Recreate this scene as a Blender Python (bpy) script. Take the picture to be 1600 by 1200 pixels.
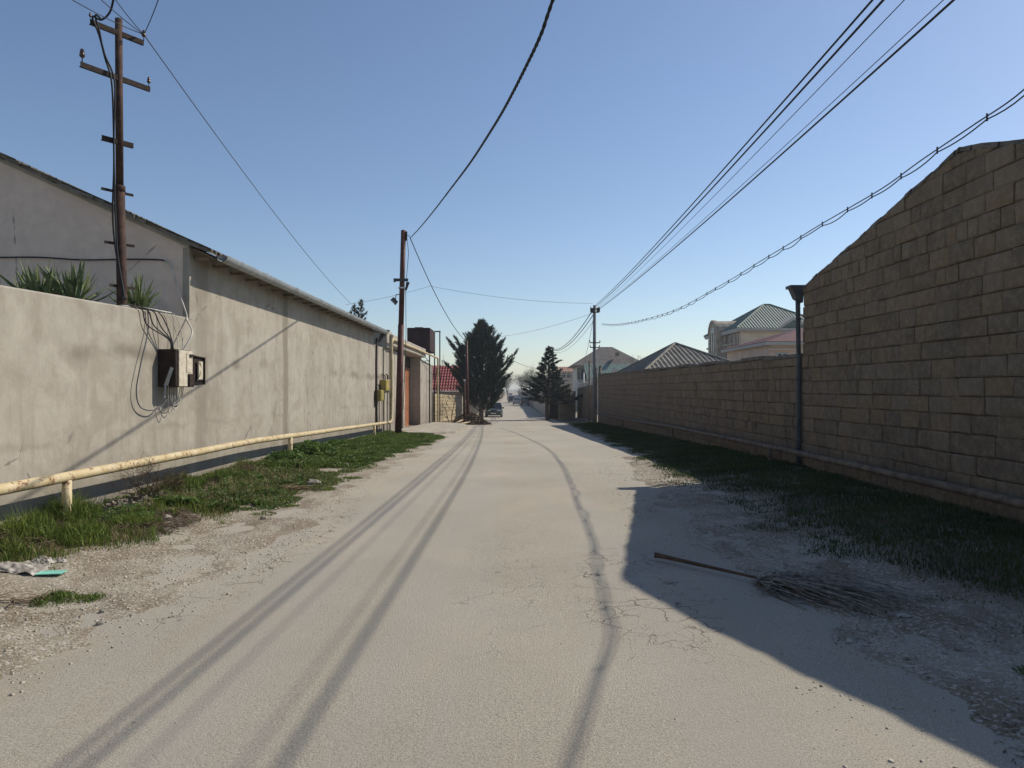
import bpy, math, random
import numpy as np
from mathutils import Vector, noise, Matrix

random.seed(7)
RNG = np.random.default_rng(7)
sc = bpy.context.scene
for o in list(bpy.data.objects):
    bpy.data.objects.remove(o)

# ------------------------------------------------------------ camera, sky, sun
FPX = 1110.0            # focal length in pixels of the 1600 px wide photograph
EYE = 1.6
HOR = 607.0
cam = bpy.data.cameras.new('camera')
cam.sensor_width = 36
cam.lens = FPX / 1600 * 36
cam.shift_y = (HOR - 600) / 1600
cam.clip_start = 0.05
cam.clip_end = 6000
camo = bpy.data.objects.new('camera', cam)
sc.collection.objects.link(camo)
camo.location = (0, 0, EYE)
camo.rotation_euler = (math.radians(90), 0, 0)
sc.camera = camo

SUN = Vector((1.0, 0.60, 1.0)).normalized()
elev = math.asin(SUN.z)
azim = math.atan2(SUN.x, SUN.y)
world = bpy.data.worlds.new('World')
sc.world = world
world.use_nodes = True
wn = world.node_tree.nodes
wl = world.node_tree.links
bg = wn['Background']
sky = wn.new('ShaderNodeTexSky')
sky.sky_type = 'NISHITA'
sky.sun_disc = False
sky.sun_elevation = elev
sky.sun_rotation = azim
sky.altitude = 0
sky.air_density = 1.0
sky.dust_density = 0.35
sky.ozone_density = 1.7
tint = wn.new('ShaderNodeMix')
tint.data_type = 'RGBA'
tint.blend_type = 'MULTIPLY'
tint.inputs['Factor'].default_value = 1
tint.inputs[7].default_value = (.955, .965, 1.01, 1)
wl.new(sky.outputs[0], tint.inputs[6])
wl.new(tint.outputs[2], bg.inputs[0])
bg.inputs[1].default_value = 0.115
sl = bpy.data.lights.new('sun', 'SUN')
sl.energy = 4.6
sl.angle = math.radians(0.5)
sl.color = (1.0, 0.92, 0.79)
so = bpy.data.objects.new('sun', sl)
sc.collection.objects.link(so)
so.rotation_euler = SUN.to_track_quat('Z', 'Y').to_euler()
so.location = (20, 12, 30)
sc.view_settings.view_transform = 'Standard'
sc.view_settings.look = 'None'
sc.view_settings.exposure = 0.0
sc.view_settings.gamma = 1.0
sc.view_settings.use_curve_mapping = False
sc.render.engine = 'CYCLES'

# ------------------------------------------------------------ helpers
def sstep(a, b, x):
    t = np.clip((np.asarray(x, float) - a) / (b - a), 0, 1)
    return t * t * (3 - 2 * t)

_GY = [-60, 12, 16, 70, 140, 190, 300, 450, 3000]
_GZ = [0, 0, -0.05, -1.25, -1.9, -1.9, -1.5, -1.0, -1.0]
def gz(y):
    return np.interp(y, _GY, _GZ)

def Yx(px, X):                       # depth at which a point at side offset X shows in column px
    return FPX * X / (px - 800.0)
def Xp(px, Y):
    return (px - 800.0) * Y / FPX
def Zp(py, Y):
    return EYE - (py - HOR) * Y / FPX
def P(px, py, Y):
    return Vector((Xp(px, Y), Y, Zp(py, Y)))

def fbm(x, y, s=1.0, o=4, seed=0.0):
    return noise.fractal(Vector((x * s + seed, y * s - seed, seed * 1.7)), 1.0, 2.0, o)

def vnoise(x, y, s, seed=0):
    """vectorised value noise, about -1..1"""
    x = np.asarray(x, float) * s
    y = np.asarray(y, float) * s
    xi = np.floor(x).astype(np.int64)
    yi = np.floor(y).astype(np.int64)
    fx = x - xi
    fy = y - yi
    fx = fx * fx * (3 - 2 * fx)
    fy = fy * fy * (3 - 2 * fy)
    def h(a, b):
        n = (a * 374761393 + b * 668265263 + seed * 974634777) & 0x7fffffff
        n = ((n ^ (n >> 13)) * 1274126177) & 0x7fffffff
        n = n ^ (n >> 16)
        return (n & 0xffff) / 32767.5 - 1
    return (h(xi, yi) * (1 - fx) + h(xi + 1, yi) * fx) * (1 - fy) + (h(xi, yi + 1) * (1 - fx) + h(xi + 1, yi + 1) * fx) * fy
def vfbm(x, y, s, o=3, seed=0):
    t = 0
    a = 1.0
    for k in range(o):
        t = t + a * vnoise(x, y, s * 2 ** k, seed + k)
        a *= 0.5
    return t

class MB:
    def __init__(s):
        s.v = []
        s.f = []
    def add(s, vs, fs):
        b = len(s.v)
        s.v.extend([tuple(v) for v in vs])
        s.f.extend([tuple(i + b for i in f) for f in fs])
        return s
    def box(s, x0, x1, y0, y1, z0, z1):
        vs = [(x0,y0,z0),(x1,y0,z0),(x1,y1,z0),(x0,y1,z0),(x0,y0,z1),(x1,y0,z1),(x1,y1,z1),(x0,y1,z1)]
        return s.add(vs, [(0,3,2,1),(4,5,6,7),(0,1,5,4),(1,2,6,5),(2,3,7,6),(3,0,4,7)])
    def bbox(s, x0, x1, y0, y1, z0, z1, b=0.01):
        """box with chamfered edges"""
        cx, cy, cz = (x0+x1)/2, (y0+y1)/2, (z0+z1)/2
        hx, hy, hz = abs(x1-x0)/2, abs(y1-y0)/2, abs(z1-z0)/2
        b = min(b, hx*.9, hy*.9, hz*.9)
        vs = []
        idx = {}
        for sx in (-1, 1):
            for sy in (-1, 1):
                for sz in (-1, 1):
                    for ax in range(3):
                        d = [hx-b, hy-b, hz-b]
                        d[ax] = (hx, hy, hz)[ax]
                        idx[(sx,sy,sz,ax)] = len(vs)
                        vs.append((cx+sx*d[0], cy+sy*d[1], cz+sz*d[2]))
        fs = []
        for sg in (-1, 1):
            fs.append([idx[(sg,a,c,0)] for a,c in ((-1,-1),(1,-1),(1,1),(-1,1))])
            fs.append([idx[(a,sg,c,1)] for a,c in ((-1,-1),(1,-1),(1,1),(-1,1))])
            fs.append([idx[(a,c,sg,2)] for a,c in ((-1,-1),(1,-1),(1,1),(-1,1))])
        for a in (-1, 1):
            for c in (-1, 1):
                fs.append([idx[(a,c,-1,0)], idx[(a,c,1,0)], idx[(a,c,1,1)], idx[(a,c,-1,1)]])
                fs.append([idx[(a,-1,c,0)], idx[(a,1,c,0)], idx[(a,1,c,2)], idx[(a,-1,c,2)]])
                fs.append([idx[(-1,a,c,1)], idx[(1,a,c,1)], idx[(1,a,c,2)], idx[(-1,a,c,2)]])
        for a in (-1, 1):
            for c in (-1, 1):
                for d in (-1, 1):
                    fs.append([idx[(a,c,d,0)], idx[(a,c,d,1)], idx[(a,c,d,2)]])
        return s.add(vs, fs)
    def quad(s, a, b, c, d):
        return s.add([a, b, c, d], [(0,1,2,3)])
    def prism(s, pts, d):
        """polygon pts extruded by vector d"""
        n = len(pts)
        d = Vector(d)
        vs = [Vector(p) for p in pts] + [Vector(p) + d for p in pts]
        fs = [tuple(range(n)), tuple(range(2*n-1, n-1, -1))]
        fs += [(i, (i+1) % n, n+(i+1) % n, n+i) for i in range(n)]
        return s.add(vs, fs)
    def tube(s, path, r, n=8, r2=None, cap=True):
        path = [Vector(p) for p in path]
        m = len(path)
        rs = [r + ((r2 if r2 is not None else r) - r) * i / max(1, m-1) for i in range(m)] if not isinstance(r, (list, tuple)) else r
        vs = []
        t0 = (path[1]-path[0]).normalized()
        up = Vector((0,0,1)) if abs(t0.z) < .9 else Vector((1,0,0))
        u = t0.cross(up).normalized()
        for i, p in enumerate(path):
            t = (path[min(i+1, m-1)] - path[max(i-1, 0)])
            t = t.normalized() if t.length > 1e-9 else t0
            u = (u - t * u.dot(t))
            u = u.normalized() if u.length > 1e-6 else t.orthogonal().normalized()
            w = t.cross(u)
            for k in range(n):
                a = 2*math.pi*k/n
                vs.append(p + (u*math.cos(a) + w*math.sin(a))*rs[i])
        fs = []
        for i in range(m-1):
            for k in range(n):
                a = i*n+k
                b = i*n+(k+1) % n
                fs.append((a, b, b+n, a+n))
        if cap:
            fs.append(tuple(range(n-1, -1, -1)))
            fs.append(tuple(range((m-1)*n, m*n)))
        return s.add(vs, fs)

def link(o):
    sc.collection.objects.link(o)
    return o
def tag(o, label=None, cat=None, group=None, kind=None):
    if label: o['label'] = label
    if cat: o['category'] = cat
    if group: o['group'] = group
    if kind: o['kind'] = kind
    return o
def thing(name, loc, label, cat, group=None):
    o = bpy.data.objects.new(name, None)
    o.empty_display_size = .2
    o.location = loc
    link(o)
    return tag(o, label, cat, group)
def wloc(p):
    v = Vector((0,0,0))
    while p is not None:
        v += Vector(p.location)
        p = p.parent
    return v
def obj(name, mb, m, parent=None, smooth=False, origin=None, label=None, kind=None):
    """mb is in world coordinates; the object's origin is the parent's (or `origin`)"""
    base = wloc(parent)
    org = Vector(origin) if origin is not None else base
    me = bpy.data.meshes.new(name)
    me.from_pydata([(v[0]-org.x, v[1]-org.y, v[2]-org.z) for v in mb.v], [], mb.f)
    if smooth:
        me.polygons.foreach_set('use_smooth', [True]*len(me.polygons))
    me.materials.append(m)
    me.update()
    o = bpy.data.objects.new(name, me)
    o.parent = parent
    o.location = org - base
    link(o)
    if label: o['label'] = label
    if kind: o['kind'] = kind
    return o
def npobj(name, V, F, m, parent=None, smooth=False, kind=None, origin=(0,0,0)):
    """V (n,3), F (m,k) with one face size"""
    V = np.asarray(V, np.float32) - np.asarray(origin, np.float32)
    F = np.asarray(F, np.int32)
    me = bpy.data.meshes.new(name)
    me.vertices.add(len(V))
    me.vertices.foreach_set('co', V.ravel())
    k = F.shape[1]
    me.loops.add(F.size)
    me.loops.foreach_set('vertex_index', F.ravel())
    me.polygons.add(len(F))
    me.polygons.foreach_set('loop_start', np.arange(0, F.size, k, dtype=np.int32))
    me.polygons.foreach_set('loop_total', np.full(len(F), k, dtype=np.int32))
    if smooth:
        me.polygons.foreach_set('use_smooth', np.ones(len(F), bool))
    me.materials.append(m)
    me.update(calc_edges=True)
    me.validate()
    o = bpy.data.objects.new(name, me)
    o.parent = parent
    o.location = Vector(origin) - wloc(parent)
    link(o)
    if kind: o['kind'] = kind
    return o

# ------------------------------------------------------------ materials
class N:
    def __init__(s, name):
        s.m = bpy.data.materials.new(name)
        s.m.use_nodes = True
        s.t = s.m.node_tree
        s.b = s.t.nodes['Principled BSDF']
        s.b.inputs['Roughness'].default_value = .9
        s.b.inputs['Specular IOR Level'].default_value = .25
        s.pos = s.t.nodes.new('ShaderNodeNewGeometry').outputs['Position']
        tc = s.t.nodes.new('ShaderNodeTexCoord')
        s.obj = tc.outputs['Object']
    def n(s, ty, **kw):
        x = s.t.nodes.new(ty)
        for k, v in kw.items():
            setattr(x, k, v)
        return x
    def set(s, inp, v):
        if hasattr(v, 'is_output') or isinstance(v, bpy.types.NodeSocket):
            s.t.links.new(v, inp)
        else:
            inp.default_value = v
    def mapping(s, vec, scale=(1,1,1), loc=(0,0,0), rot=(0,0,0)):
        x = s.n('ShaderNodeMapping')
        s.t.links.new(vec, x.inputs[0])
        x.inputs['Scale'].default_value = scale
        x.inputs['Location'].default_value = loc
        x.inputs['Rotation'].default_value = rot
        return x.outputs[0]
    def noise(s, scale, detail=4, vec=None, rough=.55, dist=0):
        x = s.n('ShaderNodeTexNoise')
        s.t.links.new(vec or s.pos, x.inputs['Vector'])
        x.inputs['Scale'].default_value = scale
        x.inputs['Detail'].default_value = detail
        x.inputs['Roughness'].default_value = rough
        x.inputs['Distortion'].default_value = dist
        return x.outputs['Fac']
    def voro(s, scale, vec=None, feature='F1', rnd=1.0):
        x = s.n('ShaderNodeTexVoronoi', feature=feature)
        s.t.links.new(vec or s.pos, x.inputs['Vector'])
        x.inputs['Scale'].default_value = scale
        x.inputs['Randomness'].default_value = rnd
        return x
    def ramp(s, fac, a, b, inv=False):
        x = s.n('ShaderNodeMapRange', interpolation_type='SMOOTHSTEP')
        s.set(x.inputs[0], fac)
        x.inputs[1].default_value = a
        x.inputs[2].default_value = b
        x.inputs[3].default_value = 1.0 if inv else 0.0
        x.inputs[4].default_value = 0.0 if inv else 1.0
        return x.outputs[0]
    def math(s, op, a, b=0.0, c=0.0):
        x = s.n('ShaderNodeMath', operation=op)
        s.set(x.inputs[0], a)
        s.set(x.inputs[1], b)
        s.set(x.inputs[2], c)
        return x.outputs[0]
    def mix(s, fac, a, b, mode='MIX'):
        x = s.n('ShaderNodeMix', data_type='RGBA', blend_type=mode)
        s.set(x.inputs['Factor'], fac)
        for i, v in ((6, a), (7, b)):
            if isinstance(v, tuple) and len(v) == 3: v = v + (1,)
            s.set(x.inputs[i], v)
        return x.outputs[2]
    def xyz(s, vec=None):
        x = s.n('ShaderNodeSeparateXYZ')
        s.t.links.new(vec or s.pos, x.inputs[0])
        return x.outputs
    def bump(s, h, strength=.3, dist=.01, prev=None):
        x = s.n('ShaderNodeBump')
        x.inputs['Strength'].default_value = strength
        x.inputs['Distance'].default_value = dist
        s.t.links.new(h, x.inputs['Height'])
        if prev: s.t.links.new(prev, x.inputs['Normal'])
        return x.outputs[0]
    def rnd(s):
        return s.n('ShaderNodeObjectInfo').outputs['Random']
    def col(s, c):
        if isinstance(c, tuple) and len(c) == 3: c = c + (1,)
        s.set(s.b.inputs['Base Color'], c)
    def nrm(s, x):
        s.t.links.new(x, s.b.inputs['Normal'])
    def val(s, k, v):
        s.set(s.b.inputs[k], v)

def m_simple(name, c, var=.25, scale=8, rough=.85, spec=.25, metal=0, bump=.2, c2=None):
    n = N(name)
    f = n.noise(scale, 5)
    d = c2 or tuple(x*(1-var) for x in c)
    b = tuple(min(1, x*(1+var*.6)) for x in c)
    n.col(n.mix(n.ramp(f, .3, .7), d, b))
    n.val('Roughness', rough)
    n.val('Specular IOR Level', spec)
    n.val('Metallic', metal)
    if bump: n.nrm(n.bump(n.noise(scale*6, 4), bump, .004))
    return n.m

def m_road():
    n = N('dusty_asphalt')
    x, y, z = n.xyz()
    fine = n.noise(120, 3, rough=.8)
    grit = n.voro(95).outputs['Distance']
    grit2 = n.voro(75).outputs['Distance']
    big = n.noise(.35, 4)
    c = n.mix(n.ramp(big, .3, .7), (.385,.345,.272), (.465,.42,.338))
    c = n.mix(n.math('MULTIPLY', n.ramp(fine, .38, .56, inv=True), .62), c, (.14,.125,.10))
    c = n.mix(n.math('MULTIPLY', n.ramp(grit, .12, .34, inv=True), .5), c, (.72,.66,.57))
    c = n.mix(n.math('MULTIPLY', n.ramp(grit2, .05, .16, inv=True), n.math('MULTIPLY', n.ramp(n.noise(14, 2), .58, .66), .8)), c, (.06,.055,.05))
    # wheel tracks, worn along the road
    tr = n.noise(1.0, 3, vec=n.mapping(n.pos, (1.6, .03, 1)))
    c = n.mix(n.math('MULTIPLY', n.ramp(tr, .42, .62), .35), c, (.37,.35,.315))
    c = n.mix(n.math('MULTIPLY', n.ramp(n.noise(.55, 6, vec=n.mapping(n.pos, (1.3, .6, 1), (1, 2, 0)), rough=.65, dist=.6), .5, .62), .38), c, (.36,.335,.29))
    # pinkish dust
    c = n.mix(n.math('MULTIPLY', n.ramp(n.noise(.9, 5, vec=n.mapping(n.pos, (1, .5, 1), (3, 9, 0))), .5, .75), .45), c, (.50,.41,.32))
    # cracks: masked by place
    wob = n.mapping(n.pos, (1,1,0))
    dv = n.n('ShaderNodeVectorMath', operation='ADD')
    nz = n.n('ShaderNodeTexNoise')
    n.t.links.new(n.pos, nz.inputs['Vector'])
    nz.inputs['Scale'].default_value = 6
    sc_ = n.n('ShaderNodeVectorMath', operation='SCALE')
    n.t.links.new(nz.outputs['Color'], sc_.inputs[0])
    sc_.inputs['Scale'].default_value = .22
    n.t.links.new(wob, dv.inputs[0])
    n.t.links.new(sc_.outputs[0], dv.inputs[1])
    def blob(cx, cy, rx, ry):
        a = n.math('DIVIDE', n.math('SUBTRACT', x, cx), rx)
        b = n.math('DIVIDE', n.math('SUBTRACT', y, cy), ry)
        d = n.math('SQRT', n.math('ADD', n.math('MULTIPLY', a, a), n.math('MULTIPLY', b, b)))
        return n.ramp(d, .55, 1.0, inv=True)
    mk = n.math('MAXIMUM', blob(1.0, 5.6, .7, 1.9), blob(-2.35, 7.6, .55, 3.6))
    mk = n.math('MAXIMUM', mk, n.math('MULTIPLY', blob(-.1, 6.2, .5, 2.6), .35))
    mk = n.math('MAXIMUM', mk, blob(2.0, 9.6, .7, 1.4))
    cr = n.voro(3.6, vec=dv.outputs[0], feature='DISTANCE_TO_EDGE').outputs['Distance']
    cr = n.math('MULTIPLY', n.ramp(cr, .0, .03, inv=True), n.ramp(n.noise(1.7, 3), .44, .56))
    cr2 = n.voro(8.5, vec=dv.outputs[0], feature='DISTANCE_TO_EDGE').outputs['Distance']
    cr2 = n.math('MULTIPLY', n.ramp(cr2, .0, .028, inv=True), n.ramp(n.noise(2.3, 3, vec=n.mapping(n.pos, (1,1,1), (7,3,0))), .46, .6))
    crk = n.math('MULTIPLY', n.math('MAXIMUM', cr, n.math('MULTIPLY', cr2, .8)), mk)
    c = n.mix(n.math('MULTIPLY', crk, .8), c, (.05,.04,.03))
    # the tar joint that wanders down the middle right of the road
    wv = n.math('MULTIPLY', n.math('SUBTRACT', n.noise(1.0, 5, vec=n.mapping(n.pos, (0, 1.4, 0))), .5), .42)
    base = n.math('SUBTRACT', n.math('SUBTRACT', x, .52), wv)
    js = n.ramp(n.math('ABSOLUTE', base), .0, .035, inv=True)
    js = n.math('MULTIPLY', js, n.ramp(n.noise(1.9, 3), .38, .55))
    c = n.mix(n.math('MULTIPLY', js, .0), c, (.10,.095,.09))
    n.col(c)
    n.val('Roughness', .95)
    b = n.bump(n.math('ADD', n.noise(230, 3, rough=.7), n.math('MULTIPLY', n.noise(60, 3), .9)), .8, .007)
    b = n.bump(n.math('SUBTRACT', 1.0, crk), .5, .012, b)
    n.nrm(b)
    return n.m

def m_dirt():
    n = N('dry_dirt')
    x, y, z = n.xyz()
    f = n.noise(1.1, 6, rough=.6)
    c = n.mix(n.ramp(f, .35, .65), (.20,.16,.108), (.36,.322,.252))
    c = n.mix(n.math('MULTIPLY', n.ramp(n.noise(35, 4), .5, .62), .8), c, (.50,.46,.40))
    c = n.mix(n.math('MULTIPLY', n.ramp(n.voro(55).outputs['Distance'], .12, .3, inv=True), .4), c, (.46,.42,.36))
    c = n.mix(n.math('MULTIPLY', n.ramp(n.noise(90, 3), .55, .66), .8), c, (.09,.07,.05))
    c = n.mix(n.math('MULTIPLY', n.ramp(n.noise(2.6, 5, vec=n.mapping(n.pos, (1, .35, 1), (5, 2, 0))), .52, .64), .5), c, (.17,.125,.085))
    # soil below the grass strips
    soil = n.math('MAXIMUM', n.ramp(x, -4.5, -3.9, inv=True), n.ramp(x, 3.1, 4.0))
    soil = n.math('MULTIPLY', soil, n.ramp(n.noise(1.6, 4), .25, .5))
    soil = n.math('MULTIPLY', soil, n.ramp(n.math('ABSOLUTE', x), 5.4, 5.6, inv=True))
    c = n.mix(n.math('MULTIPLY', soil, .8), c, (.085,.062,.038))
    n.col(c)
    n.nrm(n.bump(n.math('ADD', n.noise(26, 6, rough=.7), n.math('MULTIPLY', n.voro(48).outputs['Distance'], -.4)), .8, .022))
    return n.m

def m_plaster(name, base, dark, lo, streak=.6):
    n = N(name)
    x, y, z = n.xyz()
    v = n.pos
    f = n.noise(.55, 6, vec=v, rough=.62)
    c = n.mix(n.ramp(f, .32, .68), dark, base)
    st = n.noise(1.0, 5, vec=n.mapping(v, (3.0, 3.0, .28)), rough=.6)
    c = n.mix(n.math('MULTIPLY', n.ramp(st, .48, .68), streak), c, lo)
    mott = n.noise(4.2, 6, vec=v, rough=.65)
    c = n.mix(n.math('MULTIPLY', n.ramp(mott, .42, .66), .35), c, tuple(min(1, k*1.18) for k in base))
    cl_ = n.noise(1.25, 7, vec=n.mapping(v, (1, 1, 1.2), (2, 5, 1)), rough=.68, dist=.8)
    c = n.mix(n.math('MULTIPLY', n.ramp(cl_, .44, .64), .5), c, tuple(k*1.12 for k in lo))
    ft = n.noise(1.0, 4, vec=n.mapping(v, (18, 18, 2.2)), rough=.7)
    c = n.mix(n.math('MULTIPLY', n.ramp(ft, .5, .72), .16), c, tuple(k*1.2 for k in lo))
    # repair bands along the wall height and the pillar behind the render
    wz = n.math('ADD', z, n.math('MULTIPLY', n.math('SUBTRACT', n.noise(.9, 4), .5), .5))
    for zc, wd, am in ((2.05, .16, .75), (1.0, .07, .3)):
        b = n.ramp(n.math('ABSOLUTE', n.math('SUBTRACT', wz, zc)), .0, wd, inv=True)
        b = n.math('MULTIPLY', b, n.ramp(n.noise(.8, 3, vec=n.mapping(v, (1,1,.2), (4,zc,0))), .42, .6))
        c = n.mix(n.math('MULTIPLY', b, am), c, tuple(k*.8 for k in lo))
    wy = n.math('ADD', y, n.math('MULTIPLY', n.math('SUBTRACT', n.noise(1.7, 4), .5), .22))
    for yc, wd, am in ((16.3, .26, .85), (11.9, .35, .55), (8.6, .14, .18), (20.6, .05, .3)):
        b = n.ramp(n.math('ABSOLUTE', n.math('SUBTRACT', wy, yc)), wd*.4, wd, inv=True)
        c = n.mix(n.math('MULTIPLY', b, am), c, tuple(k*.92 for k in lo))
    # unevenly darker towards the foot of the wall
    ft2 = n.ramp(n.math('ADD', z, n.math('MULTIPLY', n.noise(1.5, 4), -.9)), -.55, .35, inv=True)
    c = n.mix(n.math('MULTIPLY', ft2, .45), c, tuple(k*.7 for k in lo))
    # hair cracks
    cv = n.voro(.55, vec=n.mapping(v, (1,1,.8)), feature='DISTANCE_TO_EDGE').outputs['Distance']
    ck = n.math('MULTIPLY', n.ramp(n.math('ADD', cv, n.math('MULTIPLY', n.math('SUBTRACT', n.noise(5, 5), .5), .05)), .0, .004, inv=True), n.ramp(n.noise(.7, 2), .5, .56))
    c = n.mix(n.math('MULTIPLY', ck, .5), c, (.06,.05,.045))
    n.col(c)
    n.val('Roughness', .92)
    b = n.bump(n.noise(3.2, 6, vec=v), .5, .03)
    b = n.bump(n.noise(60, 4, vec=v), .35, .004, b)
    b = n.bump(n.noise(1.0, 4, vec=n.mapping(v, (1, 6, 1.5))), .4, .03, b)
    n.nrm(b)
    return n.m

def m_block(name, a, b2, warm):
    n = N(name)
    r = n.rnd()
    rr = n.math('FRACT', n.math('MULTIPLY', r, 7.31))
    c = n.mix(n.math('POWER', r, 1.6), a, b2)
    c = n.mix(n.math('MULTIPLY', n.ramp(rr, .62, .95), .7), c, warm)
    f = n.noise(9, 6, rough=.7)
    c = n.mix(n.math('MULTIPLY', n.ramp(f, .42, .66), .5), c, tuple(k*1.45 for k in b2))
    c = n.mix(n.math('MULTIPLY', n.ramp(n.noise(1.1, 5), .50, .78), .45), c, tuple(k*.5 for k in a))
    c = n.mix(n.math('MULTIPLY', n.ramp(n.voro(38).outputs['Distance'], .06, .2, inv=True), .55), c, tuple(k*.35 for k in a))
    c = n.mix(n.math('MULTIPLY', n.ramp(n.noise(70, 3), .6, .7), .7), c, tuple(min(1, k*1.9) for k in b2))
    n.col(c)
    n.val('Roughness', .95)
    b = n.bump(n.noise(28, 5, rough=.75), .8, .014)
    b = n.bump(n.voro(60).outputs['Distance'], .4, .006, b)
    n.nrm(b)
    return n.m

def m_rust(name, a=(.085,.03,.018), b=(.2,.075,.035), rough=.8, scale=9):
    n = N(name)
    c = n.mix(n.ramp(n.noise(scale, 6, rough=.7), .35, .65), a, b)
    c = n.mix(n.math('MULTIPLY', n.ramp(n.noise(scale*4, 4), .55, .7), .6), c, tuple(k*.4 for k in a))
    n.col(c)
    n.val('Roughness', rough)
    n.nrm(n.bump(n.noise(90, 4), .4, .003))
    return n.m

def m_pipe_paint():
    n = N('chipped_yellow_paint')
    c = n.mix(n.ramp(n.noise(5, 6), .35, .65), (.50,.40,.22), (.60,.50,.32))
    rs = n.ramp(n.noise(11, 7, rough=.8), .54, .60)
    c = n.mix(rs, c, n.mix(n.ramp(n.noise(30, 3), .4, .6), (.14,.065,.03), (.3,.17,.09)))
    up = n.xyz(n.n('ShaderNodeNewGeometry').outputs['Normal'])[2]
    c = n.mix(n.math('MULTIPLY', n.ramp(n.noise(40, 3), .5, .7), .35), c, (.36,.27,.16))
    n.col(c)
    n.val('Roughness', n.math('ADD', n.math('MULTIPLY', rs, .35), .5))
    n.nrm(n.bump(n.math('SUBTRACT', n.noise(60, 4), rs), .3, .002))
    return n.m

def m_leaf(name, a, b, c3=None, scale=.9, trans=.25, rough=.6):
    n = N(name)
    c = n.mix(n.ramp(n.noise(scale, 4), .35, .65), a, b)
    c = n.mix(n.math('MULTIPLY', n.ramp(n.noise(23, 3), .45, .7), .7), c, c3 or tuple(k*1.5 for k in b))
    n.col(c)
    n.val('Roughness', rough)
    if trans:
        tr = n.n('ShaderNodeBsdfTranslucent')
        n.t.links.new(c, tr.inputs[0])
        mx = n.n('ShaderNodeMixShader')
        mx.inputs[0].default_value = trans
        n.t.links.new(n.b.outputs[0], mx.inputs[1])
        n.t.links.new(tr.outputs[0], mx.inputs[2])
        out = n.t.nodes['Material Output']
        n.t.links.new(mx.outputs[0], out.inputs['Surface'])
    return n.m

M = {}
M['road'] = m_road()
M['dirt'] = m_dirt()
M['plaster'] = m_plaster('stained_plaster', (.375,.345,.292), (.312,.284,.235), (.222,.193,.153), .4)
M['gable'] = m_plaster('grey_mauve_render', (.70,.57,.475), (.62,.50,.415), (.50,.40,.33), .25)
M['block'] = m_block('rough_limestone_block', (.14,.107,.074), (.20,.155,.108), (.195,.135,.075))
M['block_dark'] = m_block('weathered_stone_block', (.13,.105,.08), (.19,.16,.125), (.2,.135,.08))
M['mortar'] = m_simple('dirty_mortar', (.10,.08,.06), .35, 7, bump=.8)
M['coping'] = m_simple('rough_mortar_coping', (.15,.13,.105), .35, 6, bump=1.0)
M['concrete'] = m_plaster('weathered_concrete', (.40,.365,.31), (.31,.28,.235), (.22,.19,.155))
M['apron'] = m_simple('pale_concrete', (.37,.335,.275), .3, 2.4, bump=.6)
M['rust'] = m_rust('rusted_steel', (.035,.019,.015), (.085,.045,.03))
M['rust_red'] = m_rust('red_oxide_steel', (.05,.018,.015), (.12,.038,.028), .6, 4)
M['rust_dark'] = m_rust('dark_rust', (.018,.012,.010), (.048,.03,.022))
M['pipe'] = m_pipe_paint()
M['pipe_old'] = m_rust('bare_weathered_pipe', (.10,.075,.055), (.20,.155,.115), .8, 6)
M['galv'] = m_simple('galvanised_sheet', (.36,.385,.40), .25, 6, rough=.5, metal=.3, spec=.5, bump=.05)
M['bluegrey'] = m_simple('blue_grey_paint', (.06,.072,.082), .25, 6, rough=.5, bump=.1)
M['asbestos'] = m_simple('weathered_slate_sheet', (.17,.155,.13), .45, 3.5, rough=1.0, spec=.05, bump=.9)
M['wire'] = m_simple('black_cable', (.016,.017,.02), .2, 3, rough=.6, bump=0)
M['wire_white'] = m_simple('white_cable', (.5,.48,.43), .3, 9, rough=.6, bump=0)
M['wire_grey'] = m_simple('grey_wire', (.09,.1,.11), .2, 3, rough=.5, bump=0)
M['ceramic'] = m_simple('brown_glazed_ceramic', (.06,.03,.02), .2, 10, rough=.3, spec=.5, bump=0)
M['black'] = m_simple('black_void', (.012,.011,.01), .3, 8)
M['cream'] = m_rust('chipped_cream_paint', (.46,.40,.30), (.62,.56,.45), .6, 14)
M['white'] = m_simple('white_plastic', (.6,.6,.57), .12, 5, rough=.5)
M['yellowbox'] = m_simple('mustard_paint', (.34,.27,.08), .25, 7, rough=.6)
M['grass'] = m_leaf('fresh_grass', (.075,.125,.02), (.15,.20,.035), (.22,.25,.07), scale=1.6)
M['grass_r'] = m_leaf('shade_darkened_grass', (.022,.048,.011), (.045,.082,.018), (.07,.10,.03), scale=.9)  # darker copy of the verge grass, the walls' shade put into its colour
M['grass_dry'] = m_leaf('dry_grass_stalks', (.16,.11,.055), (.30,.23,.12), (.36,.3,.18), scale=2)
M['weed'] = m_leaf('broad_weed_leaf', (.05,.10,.022), (.10,.165,.04), scale=3)
M['yucca'] = m_leaf('grey_green_yucca_leaf', (.09,.13,.045), (.20,.25,.10), (.33,.34,.18), scale=7, trans=.15)
M['twig'] = m_simple('dry_brown_twig', (.12,.085,.055), .4, 9, bump=0)
M['pine'] = m_leaf('pine_needles', (.010,.023,.013), (.024,.045,.022), (.045,.07,.036), scale=.9, trans=.1)
M['spruce'] = m_leaf('conifer_needles', (.010,.022,.013), (.024,.04,.022), (.04,.06,.034), scale=1.1, trans=.1)
M['bark'] = m_simple('grey_brown_bark', (.11,.085,.065), .4, 8, bump=.8)
M['bare'] = m_simple('bare_grey_twigs', (.16,.14,.115), .3, 3, bump=0)
M['olive'] = m_leaf('olive_grey_leaf', (.09,.095,.06), (.16,.155,.10), scale=.5)
M['gravel'] = m_simple('pale_gravel', (.42,.385,.32), .4, 30, bump=.3, c2=(.2,.16,.12))
M['stone'] = m_simple('grey_field_stone', (.30,.275,.235), .35, 12, bump=.8)
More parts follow.
